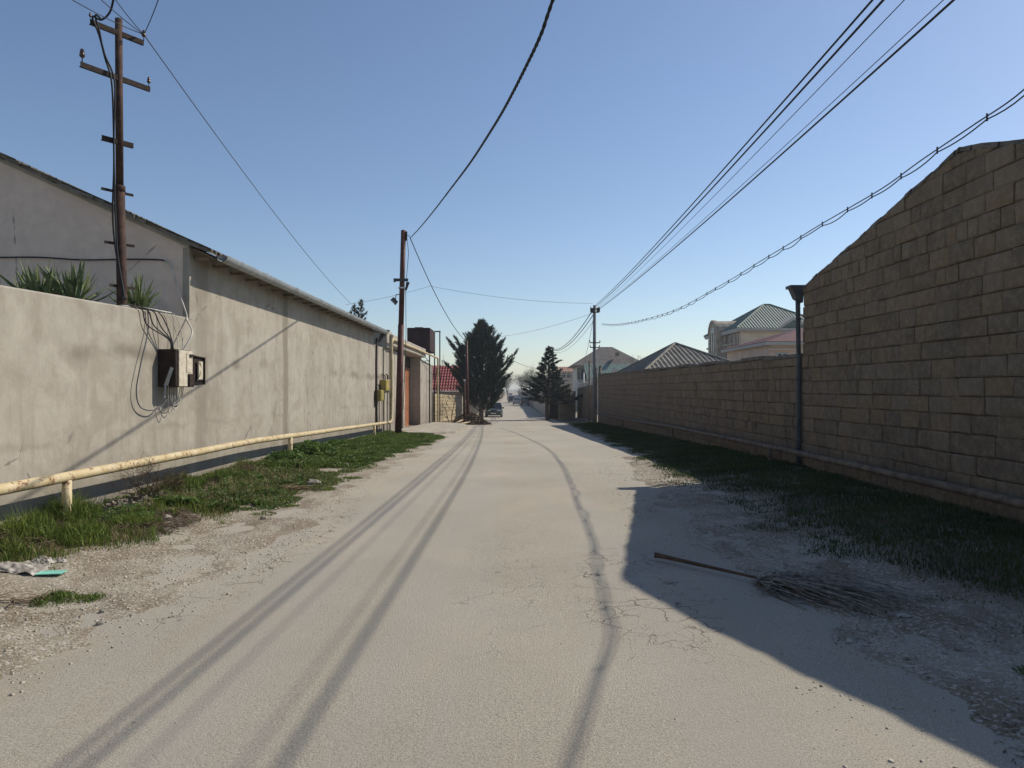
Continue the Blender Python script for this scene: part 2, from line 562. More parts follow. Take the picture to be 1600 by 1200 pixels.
M['frond'] = m_simple('grey_dried_frond', (.19,.165,.135), .6, 22, bump=.2)
M['frondstem'] = m_simple('brown_frond_stem', (.10,.06,.04), .35, 12, bump=.3)
M['bag'] = m_simple('dirty_white_plastic_bag', (.34,.31,.27), .45, 16, rough=.45, spec=.5, bump=.1)
M['teal'] = m_simple('pale_turquoise_foam', (.22,.56,.46), .12, 14, rough=.6, bump=.1)
M['roofgrey'] = m_simple('grey_brown_roof', (.13,.115,.105), .25, 2, bump=.2)
M['roofgreen'] = m_simple('grey_green_roof_tile', (.10,.15,.125), .25, 2, rough=.5, bump=.1)
M['roofred'] = m_simple('crimson_metal_tile', (.26,.035,.035), .25, 2, rough=.5, bump=.1)
M['roofmaroon'] = m_simple('maroon_roof', (.10,.03,.028), .25, 2, rough=.6, bump=.1)
M['roofbeige'] = m_simple('corrugated_cement_sheet', (.20,.185,.155), .35, 1.5, bump=.3)
M['housewhite'] = m_simple('off_white_house_render', (.55,.52,.47), .12, 1, bump=.1)
M['housebeige'] = m_simple('beige_house_render', (.60,.50,.38), .1, 1, bump=.1)
M['housepink'] = m_simple('peach_house_render', (.62,.47,.37), .1, 1, bump=.1)
M['facade'] = m_simple('carved_stone_facade', (.40,.34,.27), .3, 2, bump=.4)
M['brickred'] = m_simple('red_brown_brick_house', (.33,.17,.12), .25, 3, bump=.3)
M['trim'] = m_simple('white_trim', (.42,.41,.38), .1, 3, bump=0)
M['shutter'] = m_simple('orange_brown_shutter', (.34,.135,.06), .2, 3, rough=.6, bump=.1)
M['glass'] = m_simple('dark_window_glass', (.03,.035,.04), .2, 3, rough=.12, spec=.6, bump=0)
M['carpaint'] = m_simple('dark_green_grey_car_paint', (.06,.08,.078), .1, 2, rough=.25, spec=.6, bump=0)
M['carblack'] = m_simple('black_car_paint', (.02,.021,.025), .1, 2, rough=.25, spec=.6, bump=0)
M['carsilver'] = m_simple('grey_car_paint', (.20,.21,.22), .1, 2, rough=.3, spec=.6, bump=0)
M['carwhite'] = m_simple('white_car_paint', (.6,.6,.6), .05, 2, rough=.3, spec=.5, bump=0)
M['rubber'] = m_simple('tyre_rubber', (.02,.02,.02), .2, 5, bump=0)
M['chrome'] = m_simple('dull_chrome', (.5,.5,.5), .1, 5, rough=.25, metal=.9, bump=0)
M['lamp'] = m_simple('headlight_lens', (.5,.5,.48), .1, 5, rough=.15, spec=.7, bump=0)
M['tail'] = m_simple('red_tail_lens', (.3,.02,.015), .1, 5, rough=.2, bump=0)
M['plate'] = m_simple('white_number_plate', (.7,.7,.7), .05, 5, rough=.5, bump=0)
M['wood'] = m_simple('grey_weathered_board', (.20,.155,.11), .4, 5, bump=.5)

# ------------------------------------------------------------ ground and road
def Ledge(y):
    return np.interp(y, [-5, 3, 4, 6, 8, 12, 20, 27, 33, 60, 400], [-3.2, -3.0, -2.75, -2.3, -2.3, -2.5, -2.4, -2.5, -3.0, -2.9, -2.6]) + .10*vnoise(y, y*0, 1.3, 3) + .05*vnoise(y, y*0, 4.1, 5)
def Redge(y):
    return np.interp(y, [-5, 3, 8, 12, 20, 45, 400], [2.3, 2.2, 1.95, 2.2, 3.1, 3.4, 3.0]) + .16*vnoise(y, y*0, 1.1, 11) + .06*vnoise(y, y*0, 3.7, 13)
def H(x, y):
    """height of the ground sheet"""
    x = np.asarray(x, float)
    y = np.asarray(y, float)
    near = 1 - sstep(25, 60, y)
    dl = Ledge(y) - x          # positive on the left verge
    dr = x - Redge(y)
    d = np.maximum(dl, dr)
    wob = (.10*vfbm(x, y, 1.3, 3, 21) + .08*vfbm(x, y, 4.5, 3, 27))
    h = -.045 + .055*sstep(-.25, .25, d + wob*1.3)
    h = h + near*(.016*vfbm(x, y, 2.1, 3, 31) + .009*vfbm(x, y, 8, 2, 33))*sstep(-.1, .5, d)
    h = h + .10*sstep(.9, 2.4, dl) + .13*sstep(.9, 2.6, dr)
    return gz(y) + h

def grid_sheet(name, xs, ys, zf, m):
    X, Y = np.meshgrid(xs, ys)
    Z = zf(X, Y)
    V = np.stack([X.ravel(), Y.ravel(), Z.ravel()], 1)
    nx, ny = len(xs), len(ys)
    i = np.arange(nx-1)[None, :] + np.arange(ny-1)[:, None]*nx
    i = i.ravel()
    F = np.stack([i, i+1, i+1+nx, i+nx], 1)
    o = npobj(name, V, F, m, smooth=True)
    o['kind'] = 'structure'
    return o
ys = [-12.0]
while ys[-1] < 2500:
    y = ys[-1]
    ys.append(y + (.6 if y < 1.5 else max(.05, min(150, (y*y)*.0011 + .02 + (0 if y < 60 else y*.02)))))
ys = np.array(ys)
xf = np.arange(-6.2, 6.3, .06)
xo = np.array([6.6, 7.2, 8.2, 10, 13, 18, 26, 40, 70, 130, 260, 600, 1500.])
xs = np.concatenate([-xo[::-1], xf, xo])
grid_sheet('ground', xs, ys, lambda X, Y: H(X, Y), M['dirt'])
ysr = ys[(ys < 430)]
def roadz(X, Y):
    return gz(Y) + .006*vnoise(X, Y, .9, 41)
grid_sheet('road', np.linspace(-3.7, 4.2, 34), ysr, roadz, M['road'])
# concrete apron in front of the gate
mb = MB()
ap = [(-5.25, 29.6), (-3.3, 29.9), (-2.5, 31.5), (-2.35, 38.5), (-3.0, 44.5), (-5.1, 46.5)]
top = [Vector((x, y, float(gz(y)) + .10 + (.0 if x > -3.5 else .05))) for x, y in ap]
mb.prism(top[::-1], (0, 0, -.16))
obj('driveway', mb, M['apron'], kind='structure')

# ------------------------------------------------------------ grass, gravel
def blades(n, sampler, hmin, hmax, w, lean=.5, seg=2):
    X, Y, S = sampler(n)
    n = len(X)
    Z = H(X, Y) - .01
    h = RNG.uniform(hmin, hmax, n)*S
    a = RNG.uniform(0, 2*np.pi, n)
    b = RNG.uniform(0, 2*np.pi, n)
    ln = RNG.uniform(.1, 1, n)*lean*h
    ww = w*RNG.uniform(.6, 1.4, n)*(1 + np.maximum(0, Y-8)*.05)
    ux, uy = np.cos(a)*ww/2, np.sin(a)*ww/2
    lx, ly = np.cos(b)*ln, np.sin(b)*ln
    p0 = np.stack([X-ux, Y-uy, Z], 1)
    p1 = np.stack([X+ux, Y+uy, Z], 1)
    p2 = np.stack([X+ux*.8+lx*.3, Y+uy*.8+ly*.3, Z+h*.55], 1)
    p3 = np.stack([X-ux*.8+lx*.3, Y-uy*.8+ly*.3, Z+h*.55], 1)
    p4 = np.stack([X+lx, Y+ly, Z+h*np.sqrt(np.clip(1-(ln/h)**2*.6, .1, 1))], 1)
    V = np.stack([p0, p1, p2, p3, p4], 1).reshape(-1, 3)
    k = np.arange(n)[:, None]*5
    F = np.concatenate([k+[0, 1, 2], k+[0, 2, 3], k+[3, 2, 4]], 0)
    return V, F
def lgrass_edge(y):
    return np.interp(y, [3, 6.3, 7.6, 9.4, 12.4, 18, 24, 28, 30], [-4.6, -4.0, -3.4, -3.15, -2.95, -2.95, -2.65, -2.45, -3.4]) + .12*vnoise(y, y*0, 1.9, 51)
def rgrass_edge(y):
    return np.interp(y, [0, 5, 8, 10, 13, 20, 30, 47], [2.8, 2.95, 3.0, 2.95, 2.95, 3.15, 3.4, 3.7])
def samp_left(n, y0=4.5, y1=29.5, thr=-.45, grow=1.0):
    Y = y0 + (y1-y0)*RNG.uniform(0, 1, n)**1.35
    X = RNG.uniform(-5.18, -2.3, n)
    d = lgrass_edge(Y) - X + .22*vfbm(X, Y, 2.3, 3, 61)
    den = vfbm(X, Y, 1.7, 3, 63)
    ok = (d > 0) & (den > thr - .5*sstep(14, 20, Y)) & (RNG.uniform(0, 1, n) < sstep(-.05, .35, d)*.9+.1)
    # bare heap of rubble and stalks
    ok &= ~((np.abs(X+4.85) < .3) & (np.abs(Y-9.0) < 1.2) & (RNG.uniform(0, 1, n) < .75))
    X, Y, d = X[ok], Y[ok], d[ok]
    S = (.4 + .6*sstep(0, .7, d))*(.45+.9*(vfbm(X, Y, 2.2, 2, 66)*.4+.5))*grow
    return X, Y, S
def samp_right(n):
    Y = 1.8 + 46*RNG.uniform(0, 1, n)**1.7
    X = RNG.uniform(2.0, 5.48, n)
    d = X - rgrass_edge(Y) + .12 + .5*vfbm(X, Y, 1.6, 4, 71)
    ok = (d > 0) & (RNG.uniform(0, 1, n) < .12 + .88*sstep(.0, .5, d))
    X, Y, d = X[ok], Y[ok], d[ok]
    S = (.4+.6*sstep(0, .8, d))*(.7+.5*(vnoise(X, Y, 1.4, 76)*.5+.5))
    return X, Y, S
V, F = blades(125000, samp_left, .05, .16, .009)
tag(npobj('grass', V, F, M['grass'], kind='stuff'), 'sunlit green grass on the verge below the plastered wall', 'grass')
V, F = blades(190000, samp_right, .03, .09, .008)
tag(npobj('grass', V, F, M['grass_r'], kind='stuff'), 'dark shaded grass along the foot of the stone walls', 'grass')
# tall clumps in the left foreground and small tufts on the shoulder
def clumps(cs, n):
    def f(_):
        Xs, Ys, Ss = [], [], []
        for (cx, cy, r, s) in cs:
            k = int(n*r*r*12)
            a = RNG.uniform(0, 2*np.pi, k)
            q = r*np.sqrt(RNG.uniform(0, 1, k))
            Xs.append(cx+q*np.cos(a)); Ys.append(cy+q*np.sin(a)*1.1)
            Ss.append(np.full(k, s)*(1.1-.7*(q/r)))
        X = np.concatenate(Xs); Y = np.concatenate(Ys); S = np.concatenate(Ss)
        ok = (X > -5.17) & (vfbm(X, Y, 7.0, 2, 91) > -.45)
        return X[ok], Y[ok], S[ok]
    return f
tall = [(-4.75, 6.9, .35, 1.7), (-4.3, 7.1, .3, 1.1), (-4.9, 6.2, .3, 1.5), (-4.95, 7.9, .35, 1.9), (-4.45, 6.3, .25, .9), (-4.95, 10.6, .4, 1.2), (-4.7, 11.6, .35, 1.0), (-4.2, 7.9, .3, .8), (-5.0, 13.2, .2, 1.2), (-5.0, 5.3, .35, 1.3)]
V, F = blades(0, clumps(tall, 1100), .12, .26, .010, .75)
tag(npobj('tall_grass', V, F, M['grass'], kind='stuff'), 'tall rank grass clumps against the wall in the left foreground', 'grass')
tuft = [(-3.43, 5.35, .17, .55), (-3.2, 5.38, .11, .45), (-3.15, 9.0, .16, .4), (-3.0, 9.6, .12, .4), (-2.95, 11.2, .2, .35), (-2.85, 12.7, .2, .35), (-3.2, 10.2, .2, .4),
        (2.75, 3.5, .14, .4), (2.95, 3.9, .16, .4), (2.35, 3.1, .08, .3)]
V, F = blades(0, clumps(tuft, 1500), .09, .19, .009, .9)
tag(npobj('grass_tufts', V, F, M['grass'], kind='stuff'), 'small green tufts sprouting from the dirt shoulder', 'grass')
def samp_dry(n):
    X, Y, S = samp_left(n, 4.5, 14, -.1, 1.0)
    return X, Y, S*1.0
V, F = blades(22000, samp_dry, .08, .24, .006, .95)
tag(npobj('dry_grass', V, F, M['grass_dry'], kind='stuff'), 'straw-coloured dead stalks among the left verge grass', 'grass')

# leafy ground cover: little rosettes of broad leaves
def rosettes(n, sampler, size):
    X, Y, S = sampler(n)
    Z = H(X, Y)
    Vs, Fs = [], []
    k = 5
    for j in range(k):
        a = 2*np.pi*j/k + RNG.uniform(-.5, .5, len(X))
        L = size*RNG.uniform(.6, 1.3, len(X))*S
        w = L*.32
        dx, dy = np.cos(a), np.sin(a)
        up = RNG.uniform(.25, .9, len(X))
        h0 = RNG.uniform(.02, .07, len(X))*S
        p0 = np.stack([X, Y, Z+h0*.3], 1)
        m1 = np.stack([X+dx*L*.5-dy*w, Y+dy*L*.5+dx*w, Z+h0+L*.5*up], 1)
        m2 = np.stack([X+dx*L*.5+dy*w, Y+dy*L*.5-dx*w, Z+h0+L*.5*up], 1)
        p3 = np.stack([X+dx*L, Y+dy*L, Z+h0+L*.55*up], 1)
        b = sum(len(v) for v in Vs)
        Vs.append(np.stack([p0, m1, p3, m2], 1).reshape(-1, 3))
        q = np.arange(len(X))[:, None]*4 + b
        Fs.append(q+[0, 1, 2, 3])
    return np.concatenate(Vs), np.concatenate(Fs)
V, F = rosettes(15000, lambda n: samp_left(n, 9, 29.3, -.3), .07)
tag(npobj('ground_cover', V, F, M['weed'], kind='stuff'), 'low broad-leaved weeds mixed in the left verge grass', 'weeds')
# gravel: small stones lying loose on both shoulders
def stones(n, region, rmin, rmax, m, name, label, cat):
    X, Y = region(n)
    n = len(X)
    r = rmin + (rmax-rmin)*RNG.uniform(0, 1, n)**5
    base = np.array([[1,0,0],[-.5,.87,0],[-.5,-.87,0],[.5,.6,.75],[-.9,.1,.7],[.4,-.7,.8]])
    fc = np.array([[0,1,3],[1,2,4],[2,0,5],[1,4,3],[2,5,4],[0,3,5],[3,4,5]])
    a = RNG.uniform(0, 2*np.pi, n)
    ca, sa = np.cos(a)[:, None], np.sin(a)[:, None]
    b = base[None]*RNG.uniform(.7, 1.3, (n, 6, 1))*np.stack([np.ones(n), RNG.uniform(.6, 1, n), RNG.uniform(.5, .9, n)], 1)[:, None, :]
    bx = b[:, :, 0]*ca - b[:, :, 1]*sa
    by = b[:, :, 0]*sa + b[:, :, 1]*ca
    Z = np.maximum(H(X, Y), roadz(X, Y))
    V = np.stack([X[:, None]+bx*r[:, None], Y[:, None]+by*r[:, None], Z[:, None]+(b[:, :, 2]-.15)*r[:, None]], 2).reshape(-1, 3)
    F = (np.arange(n)[:, None, None]*6 + fc[None]).reshape(-1, 3)
    return tag(npobj(name, V, F, m, kind='stuff'), label, cat)
def reg_left(n):
    Y = 2.2 + 22*RNG.uniform(0, 1, n)**1.9
    X = Ledge(Y) + .25 - 1.9*RNG.uniform(0, 1, n)
    ok = (X > lgrass_edge(Y)-.25) & (RNG.uniform(0, 1, n) < .35+.65*sstep(-.2, .4, vfbm(X, Y, .9, 3, 81)))
    return X[ok], Y[ok]
def reg_right(n):
    Y = 2.0 + 16*RNG.uniform(0, 1, n)**1.7
    X = Redge(Y) - .7 + 1.9*RNG.uniform(0, 1, n)**1.0
    ok = (RNG.uniform(0, 1, n) < .25+.75*sstep(-.1, .5, vfbm(X, Y, 1.1, 3, 83)))
    return X[ok], Y[ok]
def reg_road(n):
    Y = 2.0 + 18*RNG.uniform(0, 1, n)**1.6
    X = RNG.uniform(-2.6, 2.6, n)
    return X, Y
stones(26000, reg_left, .003, .016, M['gravel'], 'gravel', 'pale loose gravel on the left dirt shoulder', 'gravel')
stones(12000, reg_right, .003, .016, M['gravel'], 'gravel', 'scattered gravel on the shaded right shoulder', 'gravel')
stones(500, reg_road, .003, .009, M['stone'], 'gravel', 'a few dark stone chips on the open road', 'gravel')

# ------------------------------------------------------------ stone block walls (right)
_bc = {}
def block_mesh(w, h, hR, var, m):
    """block facing -X; origin at lower corner, y 0..w, z 0..h (left) / hR (right)"""
    key = (round(w, 2), round(h, 3), round(hR, 3), var, m.name)
    if key in _bc: return _bc[key]
    r = random.Random(hash(key[:4]) & 0xffff)
    g = .004
    j = lambda a: r.uniform(-a, a)
    d0, d1, ch = 0.0, -.035, .014
    out = [(g+j(.006), g+j(.005)), (w-g+j(.006), g+j(.005)), (w-g+j(.006), hR-g+j(.005)), (g+j(.006), h-g+j(.005))]
    cy, cz = w/2, (h+hR)/4
    vs = [(.01, y, z) for y, z in out]
    vs += [(d1+.012, y, z) for y, z in out]
    inn = []
    for y, z in out:
        iy = y + (ch if y < cy else -ch)*r.uniform(.7, 1.8)
        iz = z + (ch if z < cz else -ch)*r.uniform(.7, 1.8)
        inn.append((iy, iz))
    vs += [(d1+j(.008), y, z) for y, z in inn]
    vs.append((d1+j(.008)-.003, cy+j(.03), cz+j(.02)))
    fs = []
    for k in range(4):
        q = (k+1) % 4
        fs.append((k, 4+k, 4+q, q))
        fs.append((4+k, 8+k, 8+q, 4+q))
        fs.append((8+k, 12, 8+q))
    me = bpy.data.meshes.new('block')
    me.from_pydata(vs, [], fs)
    me.materials.append(m)
    me.update()
    _bc[key] = me
    return me

def block_wall(parent, xf, y0, y1, zb, ztop, rowh, parts, m, soldier=None, short=.12, ystart_parts=None, seed=1, viewy=None):
    """rows of blocks on the plane x=xf between y0 and y1; ztop(y) is the roofline"""
    r = random.Random(seed)
    lst = []
    z = zb
    row = 0
    while True:
        h = rowh*r.uniform(.9, 1.08)
        narrow = soldier is not None and abs(z - soldier) < rowh*.55
        y = y0 + (0 if row % 2 else -r.uniform(.1, .22))
        any_ = False
        while y < y1:
            w = r.choice([.44, .46, .48, .5, .42, .46, .36]) if r.random() > short else r.choice([.2, .24, .28])
            if narrow: w = r.choice([.19, .2, .21, .22])
            a, b = max(y, y0), min(y + w, y1)
            y += w
            if b - a < .07: continue
            while b - a > .07 and ztop(a) - z < .02: a += .03
            while b - a > .07 and ztop(b) - z < .02: b -= .03
            if b - a <= .08: continue
            gl = float(min(gz(a), gz(b))) - .12
            if z + h < gl: 
                any_ = True
                continue
            ta, tb = ztop(a), ztop(b)
            ha, hb = min(h, ta - z), min(h, tb - z)
            if max(ha, hb) < .05: continue
            ha, hb = max(ha, .02), max(hb, .02)
            any_ = True
            lst.append((a, z, round(b-a, 2), ha if ha < h-.001 else h, hb if hb < h-.001 else h))
        z += h
        row += 1
        if not any_ or z > 12: break
    def size(t):
        a, zz, w, ha, hb = t
        vis = 1 if (viewy is None or a + w > viewy) else 0
        yy = max(a, 1.0)
        return (vis, w*1110*abs(xf)/(yy*yy)*ha*1110/yy if True else 0)
    lst.sort(key=size, reverse=True)
    base = wloc(parent)
    rest = MB()
    for i, (a, zz, w, ha, hb) in enumerate(lst):
        var = r.randint(0, 5)
        me = block_mesh(w, round(ha, 3), round(hb, 3), var, m)
        if i < parts:
            o = bpy.data.objects.new('block', me)
            o.parent = parent
            o.location = Vector((xf + r.uniform(-.016, .006), a, zz + r.uniform(-.004, .004))) - base
            link(o)
        else:
            rest.add([(v.co.x + xf, v.co.y + a, v.co.z + zz) for v in me.vertices], [tuple(p.vertices) for p in me.polygons])
    if rest.v:
        obj('blocks', rest, m, parent, kind='stuff')
    return len(lst)

XR = 5.5
# near building with its gable to the road
t = thing('stone_building', (XR, 8.7, 0), 'tall windowless building of rough brown stone blocks, its gable end to the road', 'building')
YA, YB, YC = 4.05, 8.7, 13.35
def roof_r(y):
    pts = [(YA, 3.1), (5.1, 3.42), (7.63, 4.26), (8.68, 4.53), (YC, 3.49)]
    return float(np.interp(y, [p[0] for p in pts], [p[1] for p in pts])) + .004*math.sin(y*2.1) + .002*math.sin(y*13)
mb = MB()
tops = [(y, roof_r(y) - .015) for y in np.linspace(YA, YC, 40)]
mb.prism([(XR+.002, YA, -.4)] + [(XR+.002, y, z) for y, z in tops] + [(XR+.002, YC, -.4)], (.35, 0, 0))
mb.box(XR+.35, XR+7, YC-.3, YC-.002, -.4, 3.4)
mb.box(XR+.35, XR+7, YA, YA+.3, -.4, 3.4)
obj('mortar_core', mb, M['mortar'], t)
block_wall(t, XR, YA, YC, -.12, roof_r, .236, 300, M['block'], soldier=3.42, viewy=7.3, seed=5)
mb = MB()                                  # rough mortar capping on the slope
ysl = np.array(sorted(list(np.linspace(YA-.05, YC+.05, 60)) + [8.68, 8.72, 8.64]))
for i in range(len(ysl)-1):
    a, b = ysl[i], ysl[i+1]
    za, zb_ = roof_r(a), roof_r(b)
    w = .04 + .012*math.sin(i*2.3)
    mb.add([(XR-w, a, za-.03), (XR-w, b, zb_-.03), (XR-w*.6, b, zb_+.03+.01*math.sin(i+1.)), (XR-w*.6, a, za+.03+.01*math.sin(i*1.)),
            (XR+.4, a, za-.03), (XR+.4, b, zb_-.03), (XR+.4, b, zb_+.03), (XR+.4, a, za+.03)],
           [(0,3,2,1), (3,7,6,2), (4,5,6,7), (0,1,5,4)])
obj('coping', mb, M['coping'], t)
mb = MB()
for (a, b, za, zb_) in ((YA, 5.1, 3.04, 3.36), (5.1, YB, 3.36, 4.46), (YB, YC, 4.46, 3.42)):
    mb.prism([(XR+.36, a, za), (XR+.36, b, zb_), (XR+.36, b, zb_-.06), (XR+.36, a, za-.06)], (7, 0, 0))
obj('roof', mb, M['asbestos'], t)
# gutter along the far eave, its end box and the downpipe on the corner
mb = MB()
yg = YC + .10
pts = [(yg-.07, 3.47), (yg-.05, 3.37), (yg+.05, 3.37), (yg+.08, 3.48), (yg+.065, 3.48), (yg+.04, 3.385), (yg-.04, 3.385), (yg-.055, 3.47)]
mb.prism([(XR-.05, a, b) for a, b in pts], (6, 0, 0))
gut = obj('gutter', mb, M['galv'], t)
mb = MB()
mb.add([(XR-.24, yg-.10, 3.52), (XR-.02, yg-.10, 3.50), (XR-.02, yg+.12, 3.50), (XR-.24, yg+.12, 3.52), (XR-.15, yg-.08, 3.30), (XR-.02, yg-.08, 3.22), (XR-.02, yg+.1, 3.22), (XR-.15, yg+.1, 3.30)],
       [(0,1,5,4), (1,2,6,5), (2,3,7,6), (3,0,4,7), (4,5,6,7)])
mb.box(XR-.27, XR+.0, yg-.115, yg-.10, 3.49, 3.545)
mb.box(XR-.27, XR+.0, yg+.12, yg+.135, 3.49, 3.545)
mb.box(XR-.27, XR-.245, yg-.10, yg+.12, 3.49, 3.545)
obj('gutter_box', mb, M['bluegrey'], t)
mb = MB()
mb.tube([(XR-.09, yg, 3.28), (XR-.085, yg, 3.1), (XR-.075, yg-.02, 2.0), (XR-.08, yg-.02, .62), (XR-.08, yg-.02, -.05)], .044, 12)
for z in (2.9, 1.75, .6):
    mb.tube([(XR-.08, yg-.015, z), (XR-.08, yg-.015, z+.05)], .052, 12)
obj('downpipe', mb, M['bluegrey'], t, smooth=True)

# long low yard wall
t = thing('stone_wall', (XR, 30, float(gz(30))), 'long low yard wall of brown stone blocks running beside the shaded verge', 'wall')
YD, YE = YC+.05, 45.5
def top_low(y):
    return 2.2 + (y-YD)*.008 + .012*math.sin(y*2.1)
mb = MB()
yy = np.linspace(YD, YE, 60)
mb.prism([(XR+.032, YD, -.6), (XR+.032, YE, -1.3)] + [(XR+.032, y, top_low(y)-.02) for y in yy[::-1]], (.2, 0, 0))
obj('mortar_core', mb, M['mortar'], t)
block_wall(t, XR+.03, YD, YE, -1.02, top_low, .236, 300, M['block'], seed=9, short=.2)
mb = MB()
y = YD
r = random.Random(4)
while y < YE:                                 # capping stones set in grey mortar
    w = r.uniform(.9, 1.6)
    b = min(y+w, YE)
    mb.bbox(XR-.03, XR+.26, y+.006, b-.006, top_low(y)-.01+r.uniform(0, .02), top_low(y)+.07+r.uniform(-.02, .03), .012)
    y = b
obj('coping', mb, M['coping'], t)

# weathered pipe on the right, carried on posts
def pipe_thing(label, pts, r, posts, m, name='gas_pipe', postr=.04, grp=None):
    base = Vector((pts[0][0], pts[0][1], float(gz(pts[0][1]))))
    t = thing(name, base, label, 'pipe')
    mb = MB()
    path = [Vector(pts[0])]
    for a, b in zip(pts[:-1], pts[1:]):
        a, b = Vector(a), Vector(b)
        n = max(2, int((b-a).length/.8))
        for k in range(1, n+1):
            q = a.lerp(b, k/n)
            if k < n: q += Vector((random.uniform(-.004, .004), 0, random.uniform(-.004, .004)))
            path.append(q)
    mb.tube(path, r, 14)
    obj('pipe', mb, m, t, smooth=True)
    for (x, y, zt) in posts:
        mb = MB()
        g = float(H(x, y)) - .1
        mb.tube([(x, y, g), (x, y, zt-r*.6)], postr, 10)
        obj('support', mb, m, t, smooth=True)
    return t
XP = XR - .27
def zr(y): return float(np.interp(y, [0, 14, 22, 33, 44], [.42, .42, .36, .17, .05]))
pp = [(XP, 2, zr(2)), (XP, 8, zr(8)), (XP, 13.8, zr(13.8)), (XP, 22, zr(22)), (XP, 33, zr(33)), (XP, 43.6, zr(43.6)), (XP-.02, 43.9, zr(44)+.1), (XP-.02, 43.9, 2.9)]
t = pipe_thing('weathered grey-brown pipe on short posts along the shaded stone walls', pp, .052,
               [(XP, y, zr(y)) for y in (Yx(1203, XP), Yx(1050, XP), Yx(972, XP), 3.5)] + [(XP-.02, 43.9, .1)], M['pipe_old'], postr=.045)

# ------------------------------------------------------------ left: plastered wall and building
XL = -5.2
t = thing('yard_wall', (XL, 4, 0), 'plastered grey-beige yard wall with spiky plants showing over its top', 'wall')
mb = MB()
ztl = lambda y: float(np.interp(y, [-6, 7, 11.5], [2.5, 2.65, 2.745]))
ys_ = np.linspace(-6, 11.5, 36)
for a, b in zip(ys_[:-1], ys_[1:]):
    q = .006
    mb.add([(XL, a, -.4), (XL, b, -.4), (XL, b, ztl(b)-.02), (XL, a, ztl(a)-.02), (XL-.02, a, ztl(a)), (XL-.02, b, ztl(b)), (XL-.25, a, ztl(a)+.01), (XL-.25, b, ztl(b)+.01), (XL-.25, a, -.4), (XL-.25, b, -.4)],
           [(0,1,2,3), (3,2,5,4), (4,5,7,6), (6,7,9,8)])
obj('wall', mb, M['plaster'], t)

t = thing('plastered_building', (XL, 19, 0), 'long low building with stained plaster wall, sloping slate roof and metal gutter', 'building')
Y0, Y1 = 11.5, 26.7
EZ = 3.9
mb = MB()
mb.add([(XL, Y0, -.4), (XL, Y1, -.9), (XL, Y1, EZ), (XL, Y0, EZ+.02), (XL-.3, Y1, -.9), (XL-.3, Y1, EZ)], [(0,1,2,3), (1,4,5,2)])
obj('wall', mb, M['plaster'], t)
slope = .458
XBK = -12.5
mb = MB()
mb.add([(XL-.012, Y0, -.4), (XL-.012, Y0, EZ), (XBK, Y0, EZ+slope*(XL-XBK)), (XBK, Y0, -.4), (XL-.012, Y0-.05, -.4), (XL-.012, Y0-.05, EZ-.01), (XBK, Y0-.05, EZ-.01+slope*(XL-XBK)), (XBK, Y0-.05, -.4)],
       [(4,7,6,5), (0,4,5,1)])
obj('gable_wall', mb, M['gable'], t)
mb = MB()                                            # plaster edge band along the gable slope and corner
mb.prism([(XL+.004, Y0-.085, EZ-.04), (XL+.004, Y0-.085, EZ+.05), (XBK, Y0-.085, EZ+.05+slope*(XL-XBK)), (XBK, Y0-.085, EZ-.04+slope*(XL-XBK))], (0, .4, 0))
mb.box(XL-.10, XL+.006, Y0-.062, Y0+.05, 2.72, EZ-.03)
obj('corner_band', mb, M['plaster'], t)
# corrugated slate sheets
def corrugated(mb, o, u, v, period, amp, nrm, steps=1, ns=6, th=0.0, drop=0.0):
    """sheet from o spanning u (across the waves) and v (down the slope)"""
    o, u, v, nrm = Vector(o), Vector(u), Vector(v), Vector(nrm).normalized()
    nw = max(1, int(round(u.length/period)))
    n = nw*ns
    for s in range(steps):
        b = len(mb.v)
        for k in (0, 1):
            for i in range(n+1):
                q = amp*math.cos(2*math.pi*i/ns)
                lift = drop*(k)
                mb.v.append(tuple(o + u*(i/n) + v*((s+k)/steps) + nrm*(q+lift)))
        for i in range(n):
            mb.f.append((b+i, b+i+1, b+n+1+i+1, b+n+1+i))
    return mb
xe = XL + .38
ridge = Vector((XBK, 0, EZ+.06+slope*(XL-XBK)))
nv = Vector((slope, 0, 1)).normalized()
mb = MB()
rows = 5
r = random.Random(2)
L0 = Vector((xe, 0, EZ+.06-slope*.38))
for s in range(rows):
    a = L0.lerp(ridge, s/rows)
    b = L0.lerp(ridge, (s+1.08)/rows)
    corrugated(mb, Vector((b.x, Y0-.22+r.uniform(-.03, .03), b.z)), (0, Y1-Y0+.5, 0), a-b, .17, .022, nv, 1, 6, drop=.03)
    corrugated(mb, Vector((b.x, Y0-.22, b.z-.012)), (0, Y1-Y0+.5, 0), a-b, .17, .022, nv, 1, 6, drop=.03)
# visible sheet edge over the gable
e0, e1 = L0, ridge
for k in range(46):
    qa, qb = e0.lerp(e1, k/46), e0.lerp(e1, (k+1.15)/46)
    dz = r.uniform(-.012, .016)
    yo = Y0-.20+r.uniform(-.05, .03)
    mb.prism([(qa.x, yo, qa.z-.035+dz), (qb.x, yo, qb.z-.04+dz), (qb.x, yo, qb.z+.005+dz), (qa.x, yo, qa.z+.03+dz)], (0, .3, 0))
obj('roof', mb, M['asbestos'], t)
mb = MB()                                       # boards under the eave
mb.prism([(XL+.0, Y0+.0, EZ-.03), (XL+.30, Y0+.0, EZ-.17), (XL+.30, Y0, EZ-.145), (XL+.0, Y0+.0, EZ-.005)], (0, Y1-Y0, 0))
y = Y0 + .1
while y < Y1:
    mb.box(XL+.004, XL+.24, y, y+.06, EZ-.20, EZ-.16)
    y += .75
obj('eave_boards', mb, M['wood'], t)
mb = MB()                                       # half round gutter
n = 9
